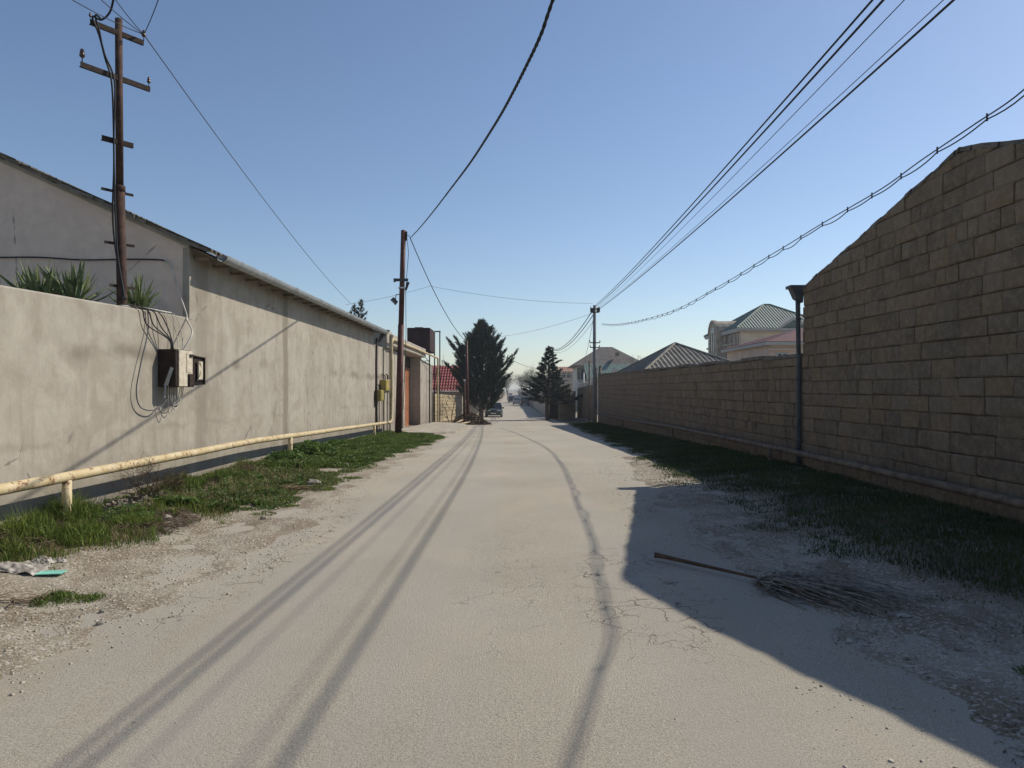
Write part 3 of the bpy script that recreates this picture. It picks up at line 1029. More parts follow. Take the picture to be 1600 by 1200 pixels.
for seg in range(8):
    a = Y0+.25+(Y1+.25-Y0-.25)*seg/8
    b = Y0+.25+(Y1+.25-Y0-.25)*(seg+1)/8
    zc = EZ-.10 - .004*seg
    for rr, inv in ((.10, False), (.092, True)):
        vs = []
        for yy_ in (a, b + (.03 if seg < 7 else 0)):
            for k in range(n+1):
                an = math.pi + math.pi*1.0*k/n
                vs.append((XL+.40+rr*math.cos(an), yy_, zc+rr*math.sin(an)*1.1+(.002 if yy_ == a else 0)))
        mb.add(vs, [(k, k+1, n+2+k, n+1+k) for k in range(n)])
    mb.box(XL+.285, XL+.515, b-.012, b+.012, zc+.0, zc+.012)
mb.prism([(XL+.32, Y0+.245, EZ-.10), (XL+.34, Y0+.245, EZ-.16), (XL+.40, Y0+.245, EZ-.19), (XL+.46, Y0+.245, EZ-.16), (XL+.48, Y0+.245, EZ-.10)], (0, .01, 0))
g = obj('gutter', mb, M['galv'], t, smooth=True)
mb = MB()
mb.add([(XL+.26, Y1+.22, EZ-.08), (XL+.54, Y1+.22, EZ-.08), (XL+.54, Y1+.5, EZ-.08), (XL+.26, Y1+.5, EZ-.08), (XL+.1, Y1+.28, EZ-.55), (XL+.2, Y1+.28, EZ-.5), (XL+.2, Y1+.4, EZ-.5), (XL+.1, Y1+.4, EZ-.55)],
       [(0,1,5,4), (1,2,6,5), (2,3,7,6), (3,0,4,7)])
obj('gutter_box', mb, M['bluegrey'], t)
mb = MB()
mb.tube([(XL+.09, Y1+.12, EZ-.4), (XL+.07, Y1+.12, 2.5), (XL+.07, Y1+.12, -.2)], .04, 10)
obj('downpipe', mb, M['rust_dark'], t, smooth=True)

# yellow pipe on the left
XQ = XL + .30
def zl(y): return float(np.interp(y, [0, 7, 13.6, 28.8], [.66, .63, .60, .24]))
Yend = 28.9
pts = [(XQ, 1.5, zl(1.5)), (XQ, 7, zl(7)), (XQ, 13.6, zl(13.6)), (XQ, 21, zl(21)), (XQ, Yend-.15, zl(Yend)), (XQ, Yend, zl(Yend)+.12), (XQ, Yend, 3.45), (XQ+.02, Yend+.2, 3.62), (XQ+.02, 37, 3.62), (XQ+.1, 45.9, 3.56), (XQ+.1, 46.05, 3.42), (XQ+.1, 46.05, -.75)]
pipe_thing('cream-yellow chipped gas pipe running low along the plastered wall and up over the gate', pts, .057,
           [(XQ, y, zl(y)) for y in (7.82, 15.7, 25.3, 3.2)], M['pipe'], postr=.05)

# ------------------------------------------------------------ rusty utility pole behind the left wall
PX, PY = -5.5, 9.96
t = thing('utility_pole', (PX, PY, 0), 'rusty steel pole with six crossarms standing behind the plastered yard wall', 'pole', 'utility poles along the street')
mb = MB()
mb.tube([(PX+.03, PY, 0), (PX+.03, PY, 3.0), (PX, PY, 4.4)], [.068, .066, .064], 12)
mb.tube([(PX, PY, 4.4), (PX-.015, PY, 6.78)], .05, 12, .047)
mb.tube([(PX, PY, 4.36), (PX, PY, 4.44)], .072, 12)
pole1 = obj('shaft', mb, M['rust'], t, smooth=True)
ends = []
for (xa, ya, xb, yb, s) in ((145, 37, 228, 70, .035), (130, 103, 238, 142, .035), (163, 217, 212, 230, .035), (162, 296, 212, 307, .018), (167, 379, 214, 386, .018), (175, 446, 215, 452, .018)):
    ym = ya + (yb-ya)*(186-xa)/(xb-xa)
    h = (HOR-ym)/FPX*PY
    A = Vector(((xa-800)*h/(HOR-ya), FPX*h/(HOR-ya), EYE+h))
    B = Vector(((xb-800)*h/(HOR-yb), FPX*h/(HOR-yb), EYE+h))
    off = Vector((.0, -.06, 0))
    A += off; B += off
    d = (B-A).normalized()
    w = Vector((-d.y, d.x, 0))*s
    u = Vector((0, 0, s))
    mb = MB()
    mb.prism([A-w*.1-u, A+w-u, A+w-u*.7, A+w*.15-u*.7, A+w*.15+u, A-w*.1+u], B-A)
    obj('crossarm', mb, M['rust_dark'], t)
    ends.append((A, B))
def insulator(p, parent, up=1, sc_=1.0, m='ceramic'):
    mb = MB()
    prof = [(.006, 0), (.006, .05), (.018, .055), (.03, .07), (.03, .085), (.02, .09), (.026, .105), (.022, .13), (.012, .15)]
    path = [Vector(p) + Vector((0, 0, z*up*sc_)) for _, z in prof]
    mb.tube(path, [r_*sc_ for r_, _ in prof], 10)
    return obj('insulator', mb, M[m], parent, smooth=True)
insulator(ends[0][1]+Vector((0, 0, .03)), t)
insulator(ends[0][0]+Vector((0, 0, .03)), t, sc_=.6)
insulator(ends[1][0]+Vector((.01, .02, .03)), t, sc_=1.2)
insulator(ends[1][1]+Vector((-.01, -.02, .03)), t, sc_=.9)

# wires ------------------------------------------------------
def wire_thing(name, label, paths, r, m, group=None, cat='cable', n=5):
    c = sum((Vector(p) for p in paths[0]), Vector())/len(paths[0])
    o0 = Vector((c.x, c.y, float(gz(c.y))))
    if len(paths) == 1:
        mb = MB()
        mb.tube(paths[0], r, n)
        o = obj(name, mb, M[m], None, smooth=True, origin=o0)
        return tag(o, label, cat, group)
    t = thing(name, o0, label, cat, group)
    for p in paths:
        mb = MB()
        mb.tube(p, r, n)
        obj('strand', mb, M[m], t, smooth=True)
    return t
def cat3(A, B, sag, n=40):
    A, B = Vector(A), Vector(B)
    return [A.lerp(B, k/n) - Vector((0, 0, sag*4*(k/n)*(1-k/n))) for k in range(n+1)]

# ------------------------------------------------------------ rust-red pole on the left verge with a floodlight
QY = 28.0
QX = Xp(622, QY)
QB = float(H(QX, QY))
QT = Vector((Xp(630.5, QY), QY, Zp(360, QY)))
t = thing('utility_pole', (QX, QY, QB), 'tall red-oxide steel pole with floodlight and brackets at the end of the grass verge', 'pole', 'utility poles along the street')
mb = MB()
q0 = Vector((QX, QY, QB-.2))
mb.tube([q0, q0.lerp(QT, .55)], .135, 14, .12)
mb.tube([q0.lerp(QT, .548), QT], .105, 14, .098)
obj('shaft', mb, M['rust_red'], t, smooth=True)
mb = MB()
c = P(630, 366, QY)
mb.box(c.x+.08, c.x+.16, c.y-.06, c.y+.02, c.z-.25, c.z+.1)
mb.tube([c+Vector((.1, -.03, -.02)), c+Vector((.24, -.03, -.07)), c+Vector((.28, -.03, -.16))], .012, 6)
obj('cable_bracket', mb, M['rust_dark'], t)
for (py, w) in ((438, .28), (450, 0)):
    c = P(628, py, QY)
    mb = MB()
    if w:
        mb.box(c.x-.26, c.x+.27, c.y-.17, c.y-.12, c.z-.06, c.z+.05)
        mb.box(c.x-.30, c.x-.22, c.y-.2, c.y-.1, c.z-.09, c.z+.05)
    else:
        mb.tube([(c.x, c.y, c.z-.03), (c.x, c.y, c.z+.03)], .14, 14)
    obj('clamp', mb, M['bluegrey'] if w else M['white'], t)
c = P(628, 446, QY)
mb = MB()
mb.prism([(c.x+.12, c.y-.05, c.z-.2), (c.x+.18, c.y-.05, c.z-.2), (c.x+.3, c.y-.05, c.z+.12), (c.x+.2, c.y-.05, c.z+.14)], (0, .1, 0))
obj('bracket', mb, M['rust_dark'], t)
c = P(622, 470, QY)
mb = MB()
mb.prism([(c.x-.30, c.y-.1, c.z+.02), (c.x-.12, c.y-.1, c.z-.16), (c.x-.02, c.y-.1, c.z-.02), (c.x-.16, c.y-.1, c.z+.14)], (0, .25, 0))
mb.tube([(c.x-.1, c.y+.02, c.z+.05), (c.x-.08, c.y+.02, c.z+.25), (c.x+.1, c.y+.02, c.z+.25)], .02, 6)
fl = obj('floodlight', mb, M['bluegrey'], t)
mb = MB()
mb.quad((c.x-.285, c.y-.104, c.z+.0), (c.x-.135, c.y-.104, c.z-.145), (c.x-.115, c.y-.104, c.z-.11), (c.x-.265, c.y-.104, c.z+.03))
obj('lamp_glass', mb, M['lamp'], t)
mb = MB()
pth = [P(636, 374, QY), P(638.5, 395, QY-.1), P(636, 425, QY-.15), P(634, 452, QY-.16), P(634.5, 520, QY-.16), P(630, 640, QY-.16)]
mb.tube(pth, .012, 5)
obj('cable', mb, M['wire_grey'], t)

CT = P(641, 372, QY-.05)
# twisted cable that crosses above the street
img = [(864, 0), (845, 55), (820, 108), (790, 166), (765, 208), (735, 254), (705, 294), (675, 333), (655, 357), (641, 372)]
Pn = Vector((Xp(864, 6.6), 6.6))
ctr = []
for (ix, iy) in img:
    # intersection of the picture column with the plan line pole -> Pn
    k = (ix-800)/FPX
    ax, ay, bx, by = CT.x, CT.y, Pn.x, Pn.y
    s = (ax - k*ay)/((ax - k*ay) - (bx - k*by))
    y = ay + s*(by-ay)
    ctr.append(Vector((k*y, y, Zp(iy, y))))
# continue past the camera
e = (ctr[0]-ctr[1]).normalized()
ext = [ctr[0] + Vector((e.x, e.y, e.z + .0))*d for d in (10, 5, 2.5)]
full = ext + ctr
def dense(pts, n):
    out = []
    m = len(pts)
    for i in range(m-1):
        p0, p1, p2, p3 = pts[max(i-1, 0)], pts[i], pts[i+1], pts[min(i+2, m-1)]
        for k in range(n):
            t_ = k/n
            out.append(.5*((2*p1) + (p2-p0)*t_ + (2*p0-5*p1+4*p2-p3)*t_*t_ + (3*p1-p0-3*p2+p3)*t_**3))
    out.append(pts[-1])
    return out
cl = dense(full, 34)
strands = []
for ph in (0, math.pi):
    s_ = []
    L = 0
    for i, p in enumerate(cl):
        if i: L += (p-cl[i-1]).length
        a = ph + L*2*math.pi/.22
        s_.append(p + Vector((math.cos(a)*.0055, 0, math.sin(a)*.0055)))
    strands.append(s_)
wire_thing('cable', 'thick black twisted cable climbing over the street from the red-oxide pole', strands, .0145, 'wire', 'overhead cables')
FP = Vector((Xp(730, 48), 48, Zp(535, 48)))
wire_thing('cable', 'black cable dropping from the red-oxide pole to the thin rusty pole by the pine', [cat3(CT, FP, .55)], .018, 'wire', 'overhead cables')

# wires at pole 1
A1, B1 = ends[0]
T1 = B1 + Vector((0, 0, .12))
wire_thing('wire', 'thin wire sloping from the six-armed pole down behind the slate roof', [cat3(T1, P(548, 474, 33), .25)], .008, 'wire_grey', 'overhead cables')
nearL = [(A1+Vector((0,0,.05)), P(100, 0, 8.6)), (A1+Vector((.02,0,.04)), P(60, -60, 7.6))]
wire_thing('wire', 'pair of thin wires reaching the six-armed pole from the upper left', [cat3(T1, P(100, -8, 8.4), .03), cat3(T1, P(150, -8, 8.8), .02)], .006, 'wire', 'overhead cables')
wire_thing('wire', 'two thin wires rising steeply from the right tip of the top crossarm', [cat3(T1, P(172, -12, 8.6), .02), cat3(T1, P(252, -14, 9.0), .03)], .006, 'wire', 'overhead cables')
A_ = A1+Vector((.03, 0, .06))
pth = dense([P(179, -20, 9.2), P(177, 0, 9.3), P(171, 20, 9.5), P(158, 31, 9.6), A_, P(155, 55, 9.7), P(164, 90, 9.8), P(174, 125, 9.83), P(177, 180, 9.84), P(178, 260, 9.86), P(176, 330, 9.86), P(180, 385, 9.86), P(190, 440, 9.84), P(192, 470, 9.8)], 5)
wire_thing('cable', 'black service cable hanging down the front of the six-armed pole', [pth, [p+Vector((.03+.02*math.sin(i*.4), -.02, .01)) for i, p in enumerate(pth[16:])]], .014, 'wire', 'overhead cables', n=6)

# ------------------------------------------------------------ spiky plants behind the left wall
leafm = []
for v in range(6):
    r = random.Random(v)
    L, w = 1.0, .065
    bend = r.uniform(.02, .16)
    vs, fs = [], []
    for i, (s_, ww) in enumerate(((0, .5), (.3, 1.0), (.65, .8), (.88, .4), (1.0, .03))):
        z = s_*L
        y = bend*s_**2
        vs += [(-w/2*ww, y-.01*ww, z), (0, y+.012*ww, z), (w/2*ww, y-.01*ww, z)]
        if i:
            b = (i-1)*3
            fs += [(b, b+1, b+4, b+3), (b+1, b+2, b+5, b+4)]
    me = bpy.data.meshes.new('leaf')
    me.from_pydata(vs, [], fs)
    me.materials.append(M['yucca'])
    leafm.append(me)
def yucca(loc, n, L, label, spread=1.2, seed=0, az=None):
    t = thing('yucca_plant', loc, label, 'plant', 'spiky plants behind the yard wall')
    r = random.Random(seed)
    mb = MB()
    mb.tube([Vector(loc), Vector(loc)+Vector((0, 0, .25))], .07, 8, .05)
    obj('stem', mb, M['bark'], t)
    for k in range(n):
        o = bpy.data.objects.new('leaf', r.choice(leafm))
        o.parent = t
        o.location = (r.uniform(-.04, .04), r.uniform(-.04, .04), r.uniform(.1, .28))
        tilt = r.uniform(.05, spread)
        a = r.uniform(0, 2*math.pi)
        o.rotation_euler = (Matrix.Rotation(a, 3, 'Z') @ Matrix.Rotation(tilt, 3, 'X') @ Matrix.Rotation(r.uniform(-1, 1), 3, 'Z')).to_euler()
        s_ = L*r.uniform(.7, 1.1)
        o.scale = (s_*1.3, s_, s_)
        link(o)
yucca((-6.42, 9.7, 2.48), 60, .66, 'large spiky fan plant showing over the wall left of the rusty pole', seed=1)
yucca((-6.75, 9.9, 2.45), 40, .58, 'farthest left spiky plant peeping over the yard wall', seed=2)
yucca((-6.02, 9.75, 2.5), 56, .62, 'middle spiky plant just left of the rusty pole', seed=3)
yucca((-5.45, 10.35, 2.52), 60, .52, 'pale spiky plant right of the rusty pole base', spread=1.35, seed=4)
yucca((-7.3, 10.1, 2.3), 20, .45, 'low spiky plant at the far left behind the wall', seed=5)

# ------------------------------------------------------------ switch box on the left wall
t = thing('switch_box', (XL, 10.65, 1.6), 'rusty electric switch box with cream door hanging open on the plastered wall', 'switch box')
x0, x1 = XL, XL+.27
ya, yb, z0, z1 = 10.42, 10.92, 1.62, 2.18
mb = MB()
mb.bbox(x0+.002, x1-.0, ya, yb, z0, z1, .012)
obj('case', mb, M['rust_dark'], t)
mb = MB()
mb.bbox(x1+.003, x1+.022, ya+.06, yb-.0, z0+.01, z1-.01, .004)
mb.box(x1+.022, x1+.03, ya+.29, yb-.03, z0+.22, z1-.05)
d = obj('front_door', mb, M['cream'], t)
mb = MB()
mb.box(x1+.022, x1+.05, yb-.16, yb-.02, z0-.0, z0+.2)
mb.box(x1+.032, x1+.05, yb-.13, yb-.03, z1-.1, z1-.06)
obj('hinge_plate', mb, M['rust_dark'], t)
mb = MB()
ang = [(x1+.02, yb+.01), (x1+.05, yb+.30)]
a, b = ang
dx, dy = b[0]-a[0], b[1]-a[1]
mb.prism([(a[0], a[1], z0+.02), (b[0], b[1], z0+.04), (b[0], b[1], z1-.09), (a[0], a[1], z1-.06)], (-.02, .002, 0))
mb.prism([(b[0], b[1], z0+.04), (b[0]+.03, b[1], z0+.04), (b[0]+.03, b[1], z1-.09), (b[0], b[1], z1-.09)], (0, .02, 0))
mb.prism([(a[0], a[1], z1-.075), (b[0], b[1], z1-.09), (b[0]+.03, b[1], z1-.09), (a[0]+.03, a[1], z1-.075)], (0, 0, -.012))
mb.prism([(a[0], a[1], z0+.03), (b[0], b[1], z0+.04), (b[0]+.03, b[1], z0+.04), (a[0]+.03, a[1], z0+.03)], (0, 0, .012))
obj('open_lid', mb, M['rust_dark'], t)
mb = MB()
mb.box(x1+.055, x1+.075, yb+.10, yb+.24, z0+.12, z1-.16)
mb.tube([(x1+.06, yb+.08, z0+.1), (x1+.09, yb+.12, z0+.2), (x1+.07, yb+.2, z0+.3), (x1+.09, yb+.1, z0+.4)], .006, 5)
obj('fuse_carrier', mb, M['cream'], t)
mb = MB()
mb.prism([(XL+.10, ya-.02, z0+.02), (XL+.16, ya-.02, z0+.02), (XL+.24, ya-.02, z0+.28), (XL+.2, ya-.02, z0+.3)], (0, .012, 0))
mb.tube([(XL+.13, ya-.02, z0+.04), (XL+.12, ya-.04, z0-.16)], .014, 8)
obj('lever', mb, M['galv'], t)
zt = 2.72
tx = XL + .02
wires = []
r = random.Random(3)
for k in range(6):
    ys0 = 9.9+k*.16
    wires.append(dense([Vector((tx-.1, ys0-.3, zt+.02)), Vector((tx+.01, ys0, zt+.0)), Vector((tx+.03+.02*k, ys0+.12, zt-.22)), Vector((tx+.13, 10.45+.03*k, z1+.14)), Vector((tx+.13, 10.52+.03*k, z1-.02))], 5))
mbk = wires[:4]
wp = []
wp.append(dense([Vector((tx, 10.85, zt+.03)), Vector((tx+.03, 10.95, zt-.06)), Vector((tx+.1, 10.95, z1+.2)), Vector((tx+.14, 10.85, z1-.02))], 5))
wp.append(dense([Vector((tx, 10.6, zt+.02)), Vector((tx+.04, 10.75, zt-.1)), Vector((tx+.1, 10.8, z1+.15)), Vector((tx+.14, 10.72, z1-.02))], 5))
for k, (a_, b_, dz) in enumerate(((10.5, 10.9, .34), (10.55, 10.85, .42), (10.6, 10.8, .3), (10.42, 10.66, .5))):
    wp.append(dense([Vector((tx+.14, a_, z0+.02)), Vector((tx+.12, a_+.03, z0-dz*.5)), Vector((tx+.1, (a_+b_)/2, z0-dz*.8)), Vector((tx+.12, b_-.03, z0-dz*.5)), Vector((tx+.14, b_, z0+.02))], 5))
wire_thing('cable', 'tangle of black leads looping from wall top into the switch box', mbk, .009, 'wire', 'leads at the switch box')
wire_thing('cable', 'pale loose leads drooping above and below the switch box', wp, .0065, 'wire_white', 'leads at the switch box')
lp = dense([Vector((XL+.02, 10.1, zt+.0)), Vector((XL+.05, 10.05, 2.4)), Vector((XL+.06, 9.82, 1.9)), Vector((XL+.06, 9.72, 1.55)), Vector((XL+.06, 9.85, 1.33)), Vector((XL+.1, 10.2, 1.3)), Vector((XL+.1, 10.5, 1.45)), Vector((XL+.1, 10.55, z0))], 6)
wire_thing('cable', 'long grey lead hanging in a wide loop left of the switch box', [lp], .009, 'wire_grey', 'leads at the switch box')
# service cable across the gable wall
gy = Y0-.09
pl = dense([P(-60, 400, gy), P(0, 402, gy), P(60, 402, gy), P(130, 406, gy), P(200, 405, gy), P(250, 406, gy), P(262, 410, gy)], 8)
wire_thing('cable', 'dark service cable strung across the shaded gable wall', [pl], .012, 'wire', 'leads at the switch box')
pl = dense([P(258, 407, gy), P(268, 418, gy-.02), P(278, 452, gy-.02), P(291, 490, gy-.04), P(292, 500, 11.3), P(290, 520, 11.0)+Vector((.1,0,0)), Vector((tx+.16, 10.82, z1-.01))], 8)
wire_thing('cable', 'white cable coming down the gable wall to the switch box', [pl], .014, 'wire_white', 'leads at the switch box')
# foam and wire along the wall top
pl = dense([Vector((XL-.1, 9.6, 2.72)), Vector((XL-.05, 10.0, 2.745)), Vector((XL-.02, 10.5, 2.75)), Vector((XL-.03, 10.9, 2.76))], 6)
wire_thing('cable', 'pale cable lying along the top edge of the yard wall', [pl], .012, 'wire_white', 'leads at the switch box')

# ------------------------------------------------------------ left beyond the building: slab fence, gate, tank
YG0, YG1 = 34.4, 40.2
t = thing('concrete_fence', (XL-.05, 31, float(gz(31))), 'tall grey precast fence panels between the plastered building and the gate', 'fence')
y = Y1 + .02
ztops = 3.28
k = 0
while y < YG0-.75:
    w = 1.0
    mb = MB()
    mb.bbox(XL-.22, XL-.04+.012*(k % 2), y+.008, min(y+w, YG0-.62)-.008, -1.0, ztops - (.02 if k % 2 else 0), .012)
    obj('panel', mb, M['concrete'], t)
    y += w
    k += 1
t = thing('gateway', (XL, 37.3, float(gz(37))), 'concrete gateway with heavy lintel and orange-brown roller shutter', 'gate')
zg = float(gz(37))-.3
mb = MB()
mb.bbox(XL-.9, XL+.02, YG0-.6, YG0, zg, 3.36, .02)
obj('pier', mb, M['concrete'], t)
mb = MB()
mb.bbox(XL-.9, XL+.02, YG1, YG1+.45, zg, 3.36, .02)
obj('pier', mb, M['concrete'], t)
mb = MB()
mb.bbox(XL-.9, XL+.25, 29.6, YG1+.6, 3.365, 3.86, .03)
obj('lintel', mb, M['concrete'], t)
mb = MB()
mb.bbox(XL-.7, XL+.1, 29.0, 30.2, 3.28, 4.0, .02)
obj('corner_block', mb, M['concrete'], t)
mb = MB()
z = zg
while z < 3.34:
    mb.prism([(XL-.62, YG0, z), (XL-.585, YG0, z+.03), (XL-.585, YG0, z+.085), (XL-.62, YG0, z+.105)], (0, YG1-YG0, 0))
    z += .11
obj('shutter', mb, M['shutter'], t)
mb = MB()
mb.box(XL-.7, XL-.56, YG0+.002, YG1-.002, 2.75, 3.36)
obj('shutter_box', mb, M['rust_dark'], t)
t = thing('concrete_fence', (XL, 43, float(gz(43))), 'shorter row of grey precast panels between the gate and the water tank legs', 'fence')
y = YG1+.47
k = 0
while y < 46.4:
    mb = MB()
    mb.bbox(XL-.2, XL-.03, y+.01, y+1.0-.01, -1.3, 3.28-.03*k, .015)
    obj('panel', mb, M['concrete'], t)
    y += 1.0
    k += 1
# meter boxes on the fence
def meter(y, z, w, h, m, label, grp='meter boxes on the precast fence'):
    t = thing('meter_box', (XL-.03, y, z), label, 'meter box', grp)
    mb = MB()
    mb.bbox(XL-.02, XL+.22, y, y+w, z, z+h, .015)
    obj('case', mb, M[m], t)
    mb = MB()
    mb.bbox(XL+.222, XL+.235, y+.03, y+w-.03, z+.04, z+h-.04, .004)
    obj('door', mb, M[m], t)
    mb = MB()
    for q in (.25, .7):
        mb.tube([(XL+.1, y+w*q, z+h), (XL+.1, y+w*q, z+h+.16), (XL+.02, y+w*q, z+h+.22)], .018, 6)
    obj('stub_pipe', mb, M['rust_dark'], t)
    mb = MB()
    mb.tube([(XL+.08, y+w/2, z), (XL+.08, y+w/2, -.6)], .02, 6)
    obj('riser', mb, M['pipe_old'], t)
meter(27.0, 1.12, .8, .42, 'yellowbox', 'lower mustard meter box nearest the plastered building')
meter(28.05, 1.5, .75, .45, 'yellowbox', 'upper mustard meter box beside the white one')
meter(29.0, 1.42, .35, .55, 'white', 'narrow white meter box on the precast fence')
# thin conduits
mb = MB()
mb.tube([(XL+.03, 28.6, -.4), (XL+.03, 28.6, 3.2)], .02, 6)
mb.tube([(XL+.03, 30.1, -.4), (XL+.03, 30.1, 3.2)], .03, 6)
tag(obj('conduit', mb, M['rust_dark'], None, origin=(XL, 29, -.4)), 'pair of thin dark conduits rising on the precast fence', 'pipe')

# water tank on legs
t = thing('water_tank', (-5.8, 45, float(gz(45))), 'dark red steel water tank raised on thin legs above the fence', 'water tank')
tx0, tx1, ty0, ty1 = Xp(636, 43.4), Xp(672, 43.4), 43.4, 46.3
mb = MB()
mb.bbox(tx0, tx1, ty0, ty1, Zp(549, 43.4), Zp(512, 43.4), .03)
M['tank'] = m_rust('dark_maroon_tank_paint', (.022,.009,.010), (.045,.016,.016), .7, 3)
tk = obj('tank', mb, M['tank'], t)
mb = MB()
mb.bbox(tx0+.4, tx0+.9, ty0+.5, ty0+1.1, Zp(512, 43.4), Zp(510, 43.4), .01)
mb.box(tx1-.02, tx1+.35, ty1-.05, ty1, Zp(513, 43.4), Zp(511, 43.4))
obj('lid', mb, M['rust_dark'], t)
for (x, y) in ((tx1-.04, ty0+.04), (tx1-.04, ty1-.04), (tx0+.04, ty0+.04), (tx0+.04, ty1-.04), (tx1+.3, ty1)):
    mb = MB()
    mb.box(x-.035, x+.035, y-.035, y+.035, float(gz(45))-.2, Zp(549, 43.4) if x < tx1 else Zp(511, 43.4))
    obj('leg', mb, M['rust_dark'], t)
mb = MB()
mb.tube([(tx1-.6, ty0, Zp(549, 43.4)), (tx1-.04, ty0, 3.2)], .02, 5)
mb.tube([(tx1-.04, ty0, 3.3), (tx0, ty1, 3.3)], .02, 5)
obj('brace', mb, M['rust_dark'], t)

# low yellowish stone wall after it, turning into the plot
def small_stone_wall(name, A, B, z0f, h, label, m, rowh=.22, bw=.42, th=.2, core='mortar', maxp=300, seed=1):
    A, B = Vector((A[0], A[1], 0)), Vector((B[0], B[1], 0))
    d = (B-A); L = d.length; d.normalize()
    nn = Vector((d.y, -d.x, 0))     # outward normal (towards the street) chosen by caller order
    c = (A+B)/2
    t = thing(name, (c.x, c.y, float(gz(c.y))), label, 'wall')
    mb = MB()
    za, zb = float(gz(A.y))-.3, float(gz(B.y))-.3
    ta, tb = z0f(A.y)+h, z0f(B.y)+h
    mb.prism([(A.x, A.y, za), (B.x, B.y, zb), (B.x, B.y, tb), (A.x, A.y, ta)], tuple(-nn*th))
    obj('mortar_core', mb, M[core], t)
    r = random.Random(seed)
    pieces = []
    rows = int(math.ceil((h+.3)/rowh))
    for j in range(rows):
        s = -(bw/2 if j % 2 else 0)
        while s < L-.05:
            a, b = max(0, s), min(L, s+bw)
            s += bw
            if b-a < .08: continue
            p = A + d*a
            zt_ = z0f(p.y) + h - j*rowh
            pieces.append((a, b, zt_-rowh, p))
    pieces.sort(key=lambda q: q[3].length)
    mb2 = MB()
    for i, (a, b, z, p) in enumerate(pieces):
        g = .012
        q = [p + d*g, p + d*(b-a-g)]
        o_ = nn*(.02+r.uniform(0, .012))
        vs = [q[0]+Vector((0,0,z+g)), q[1]+Vector((0,0,z+g)), q[1]+Vector((0,0,z+rowh-g)), q[0]+Vector((0,0,z+rowh-g))]
        mbb = MB() if i < maxp else mb2
        mbb.prism(vs, o_)
        if i < maxp: obj('block', mbb, m, t)
    if mb2.v: obj('blocks', mb2, m, t, kind='stuff')
    return t
M['yellowstone'] = m_block('yellow_limestone_block', (.36,.29,.18), (.46,.38,.25), (.42,.31,.17))
small_stone_wall('stone_wall', (-5.15, 46.6), (-4.5, 56.5), lambda y: float(gz(y)), 2.0, 'sunlit yellow stone wall beyond the water tank', M['yellowstone'], rowh=.24, bw=.48, seed=3)

# thin rusty pole, short post, loose pipes
t = thing('utility_pole', (Xp(729, 48), 48, float(gz(48))), 'thin rusty pole standing just in front of the big pine', 'pole', 'utility poles along the street')
mb = MB()
g = float(gz(48))-.2
mb.tube([(Xp(731, 48), 48, g), (Xp(730, 48), 48, 1.6), (Xp(729, 48), 48, Zp(532, 48))], [.105, .10, .075], 10)
obj('shaft', mb, M['rust_red'], t, smooth=True)
insulator((Xp(727, 48), 48, Zp(540, 48)), t, m='ceramic', sc_=1.5)
t = thing('post', (Xp(726, 46.5), 46.5, float(gz(46.5))), 'short capped steel post beside the thin rusty pole', 'post')
mb = MB()
mb.tube([(Xp(726, 46.5), 46.5, -.9), (Xp(725.5, 46.5), 46.5, Zp(595, 46.5))], .06, 10)
obj('shaft', mb, M['rust'], t, smooth=True)
mb = MB()
mb.tube([(Xp(725.5, 46.5), 46.5, Zp(595, 46.5)), (Xp(725.5, 46.5), 46.5, Zp(593, 46.5))], .07, 10)
obj('cap', mb, M['white'], t)
mb = MB()
mb.tube([P(709, 664, 45.5)+Vector((0,0,.06)), P(726, 655, 46.6)], .06, 8)
mb.tube([P(716, 664, 45)+Vector((0,0,.05)), P(734, 660, 46)], .06, 8)
tag(obj('pipe_offcut', mb, M['pipe'], None, smooth=True, origin=P(720, 665, 45.5)), 'pale yellow pipe lengths leaning on the ground by the rusty pole', 'pipe')

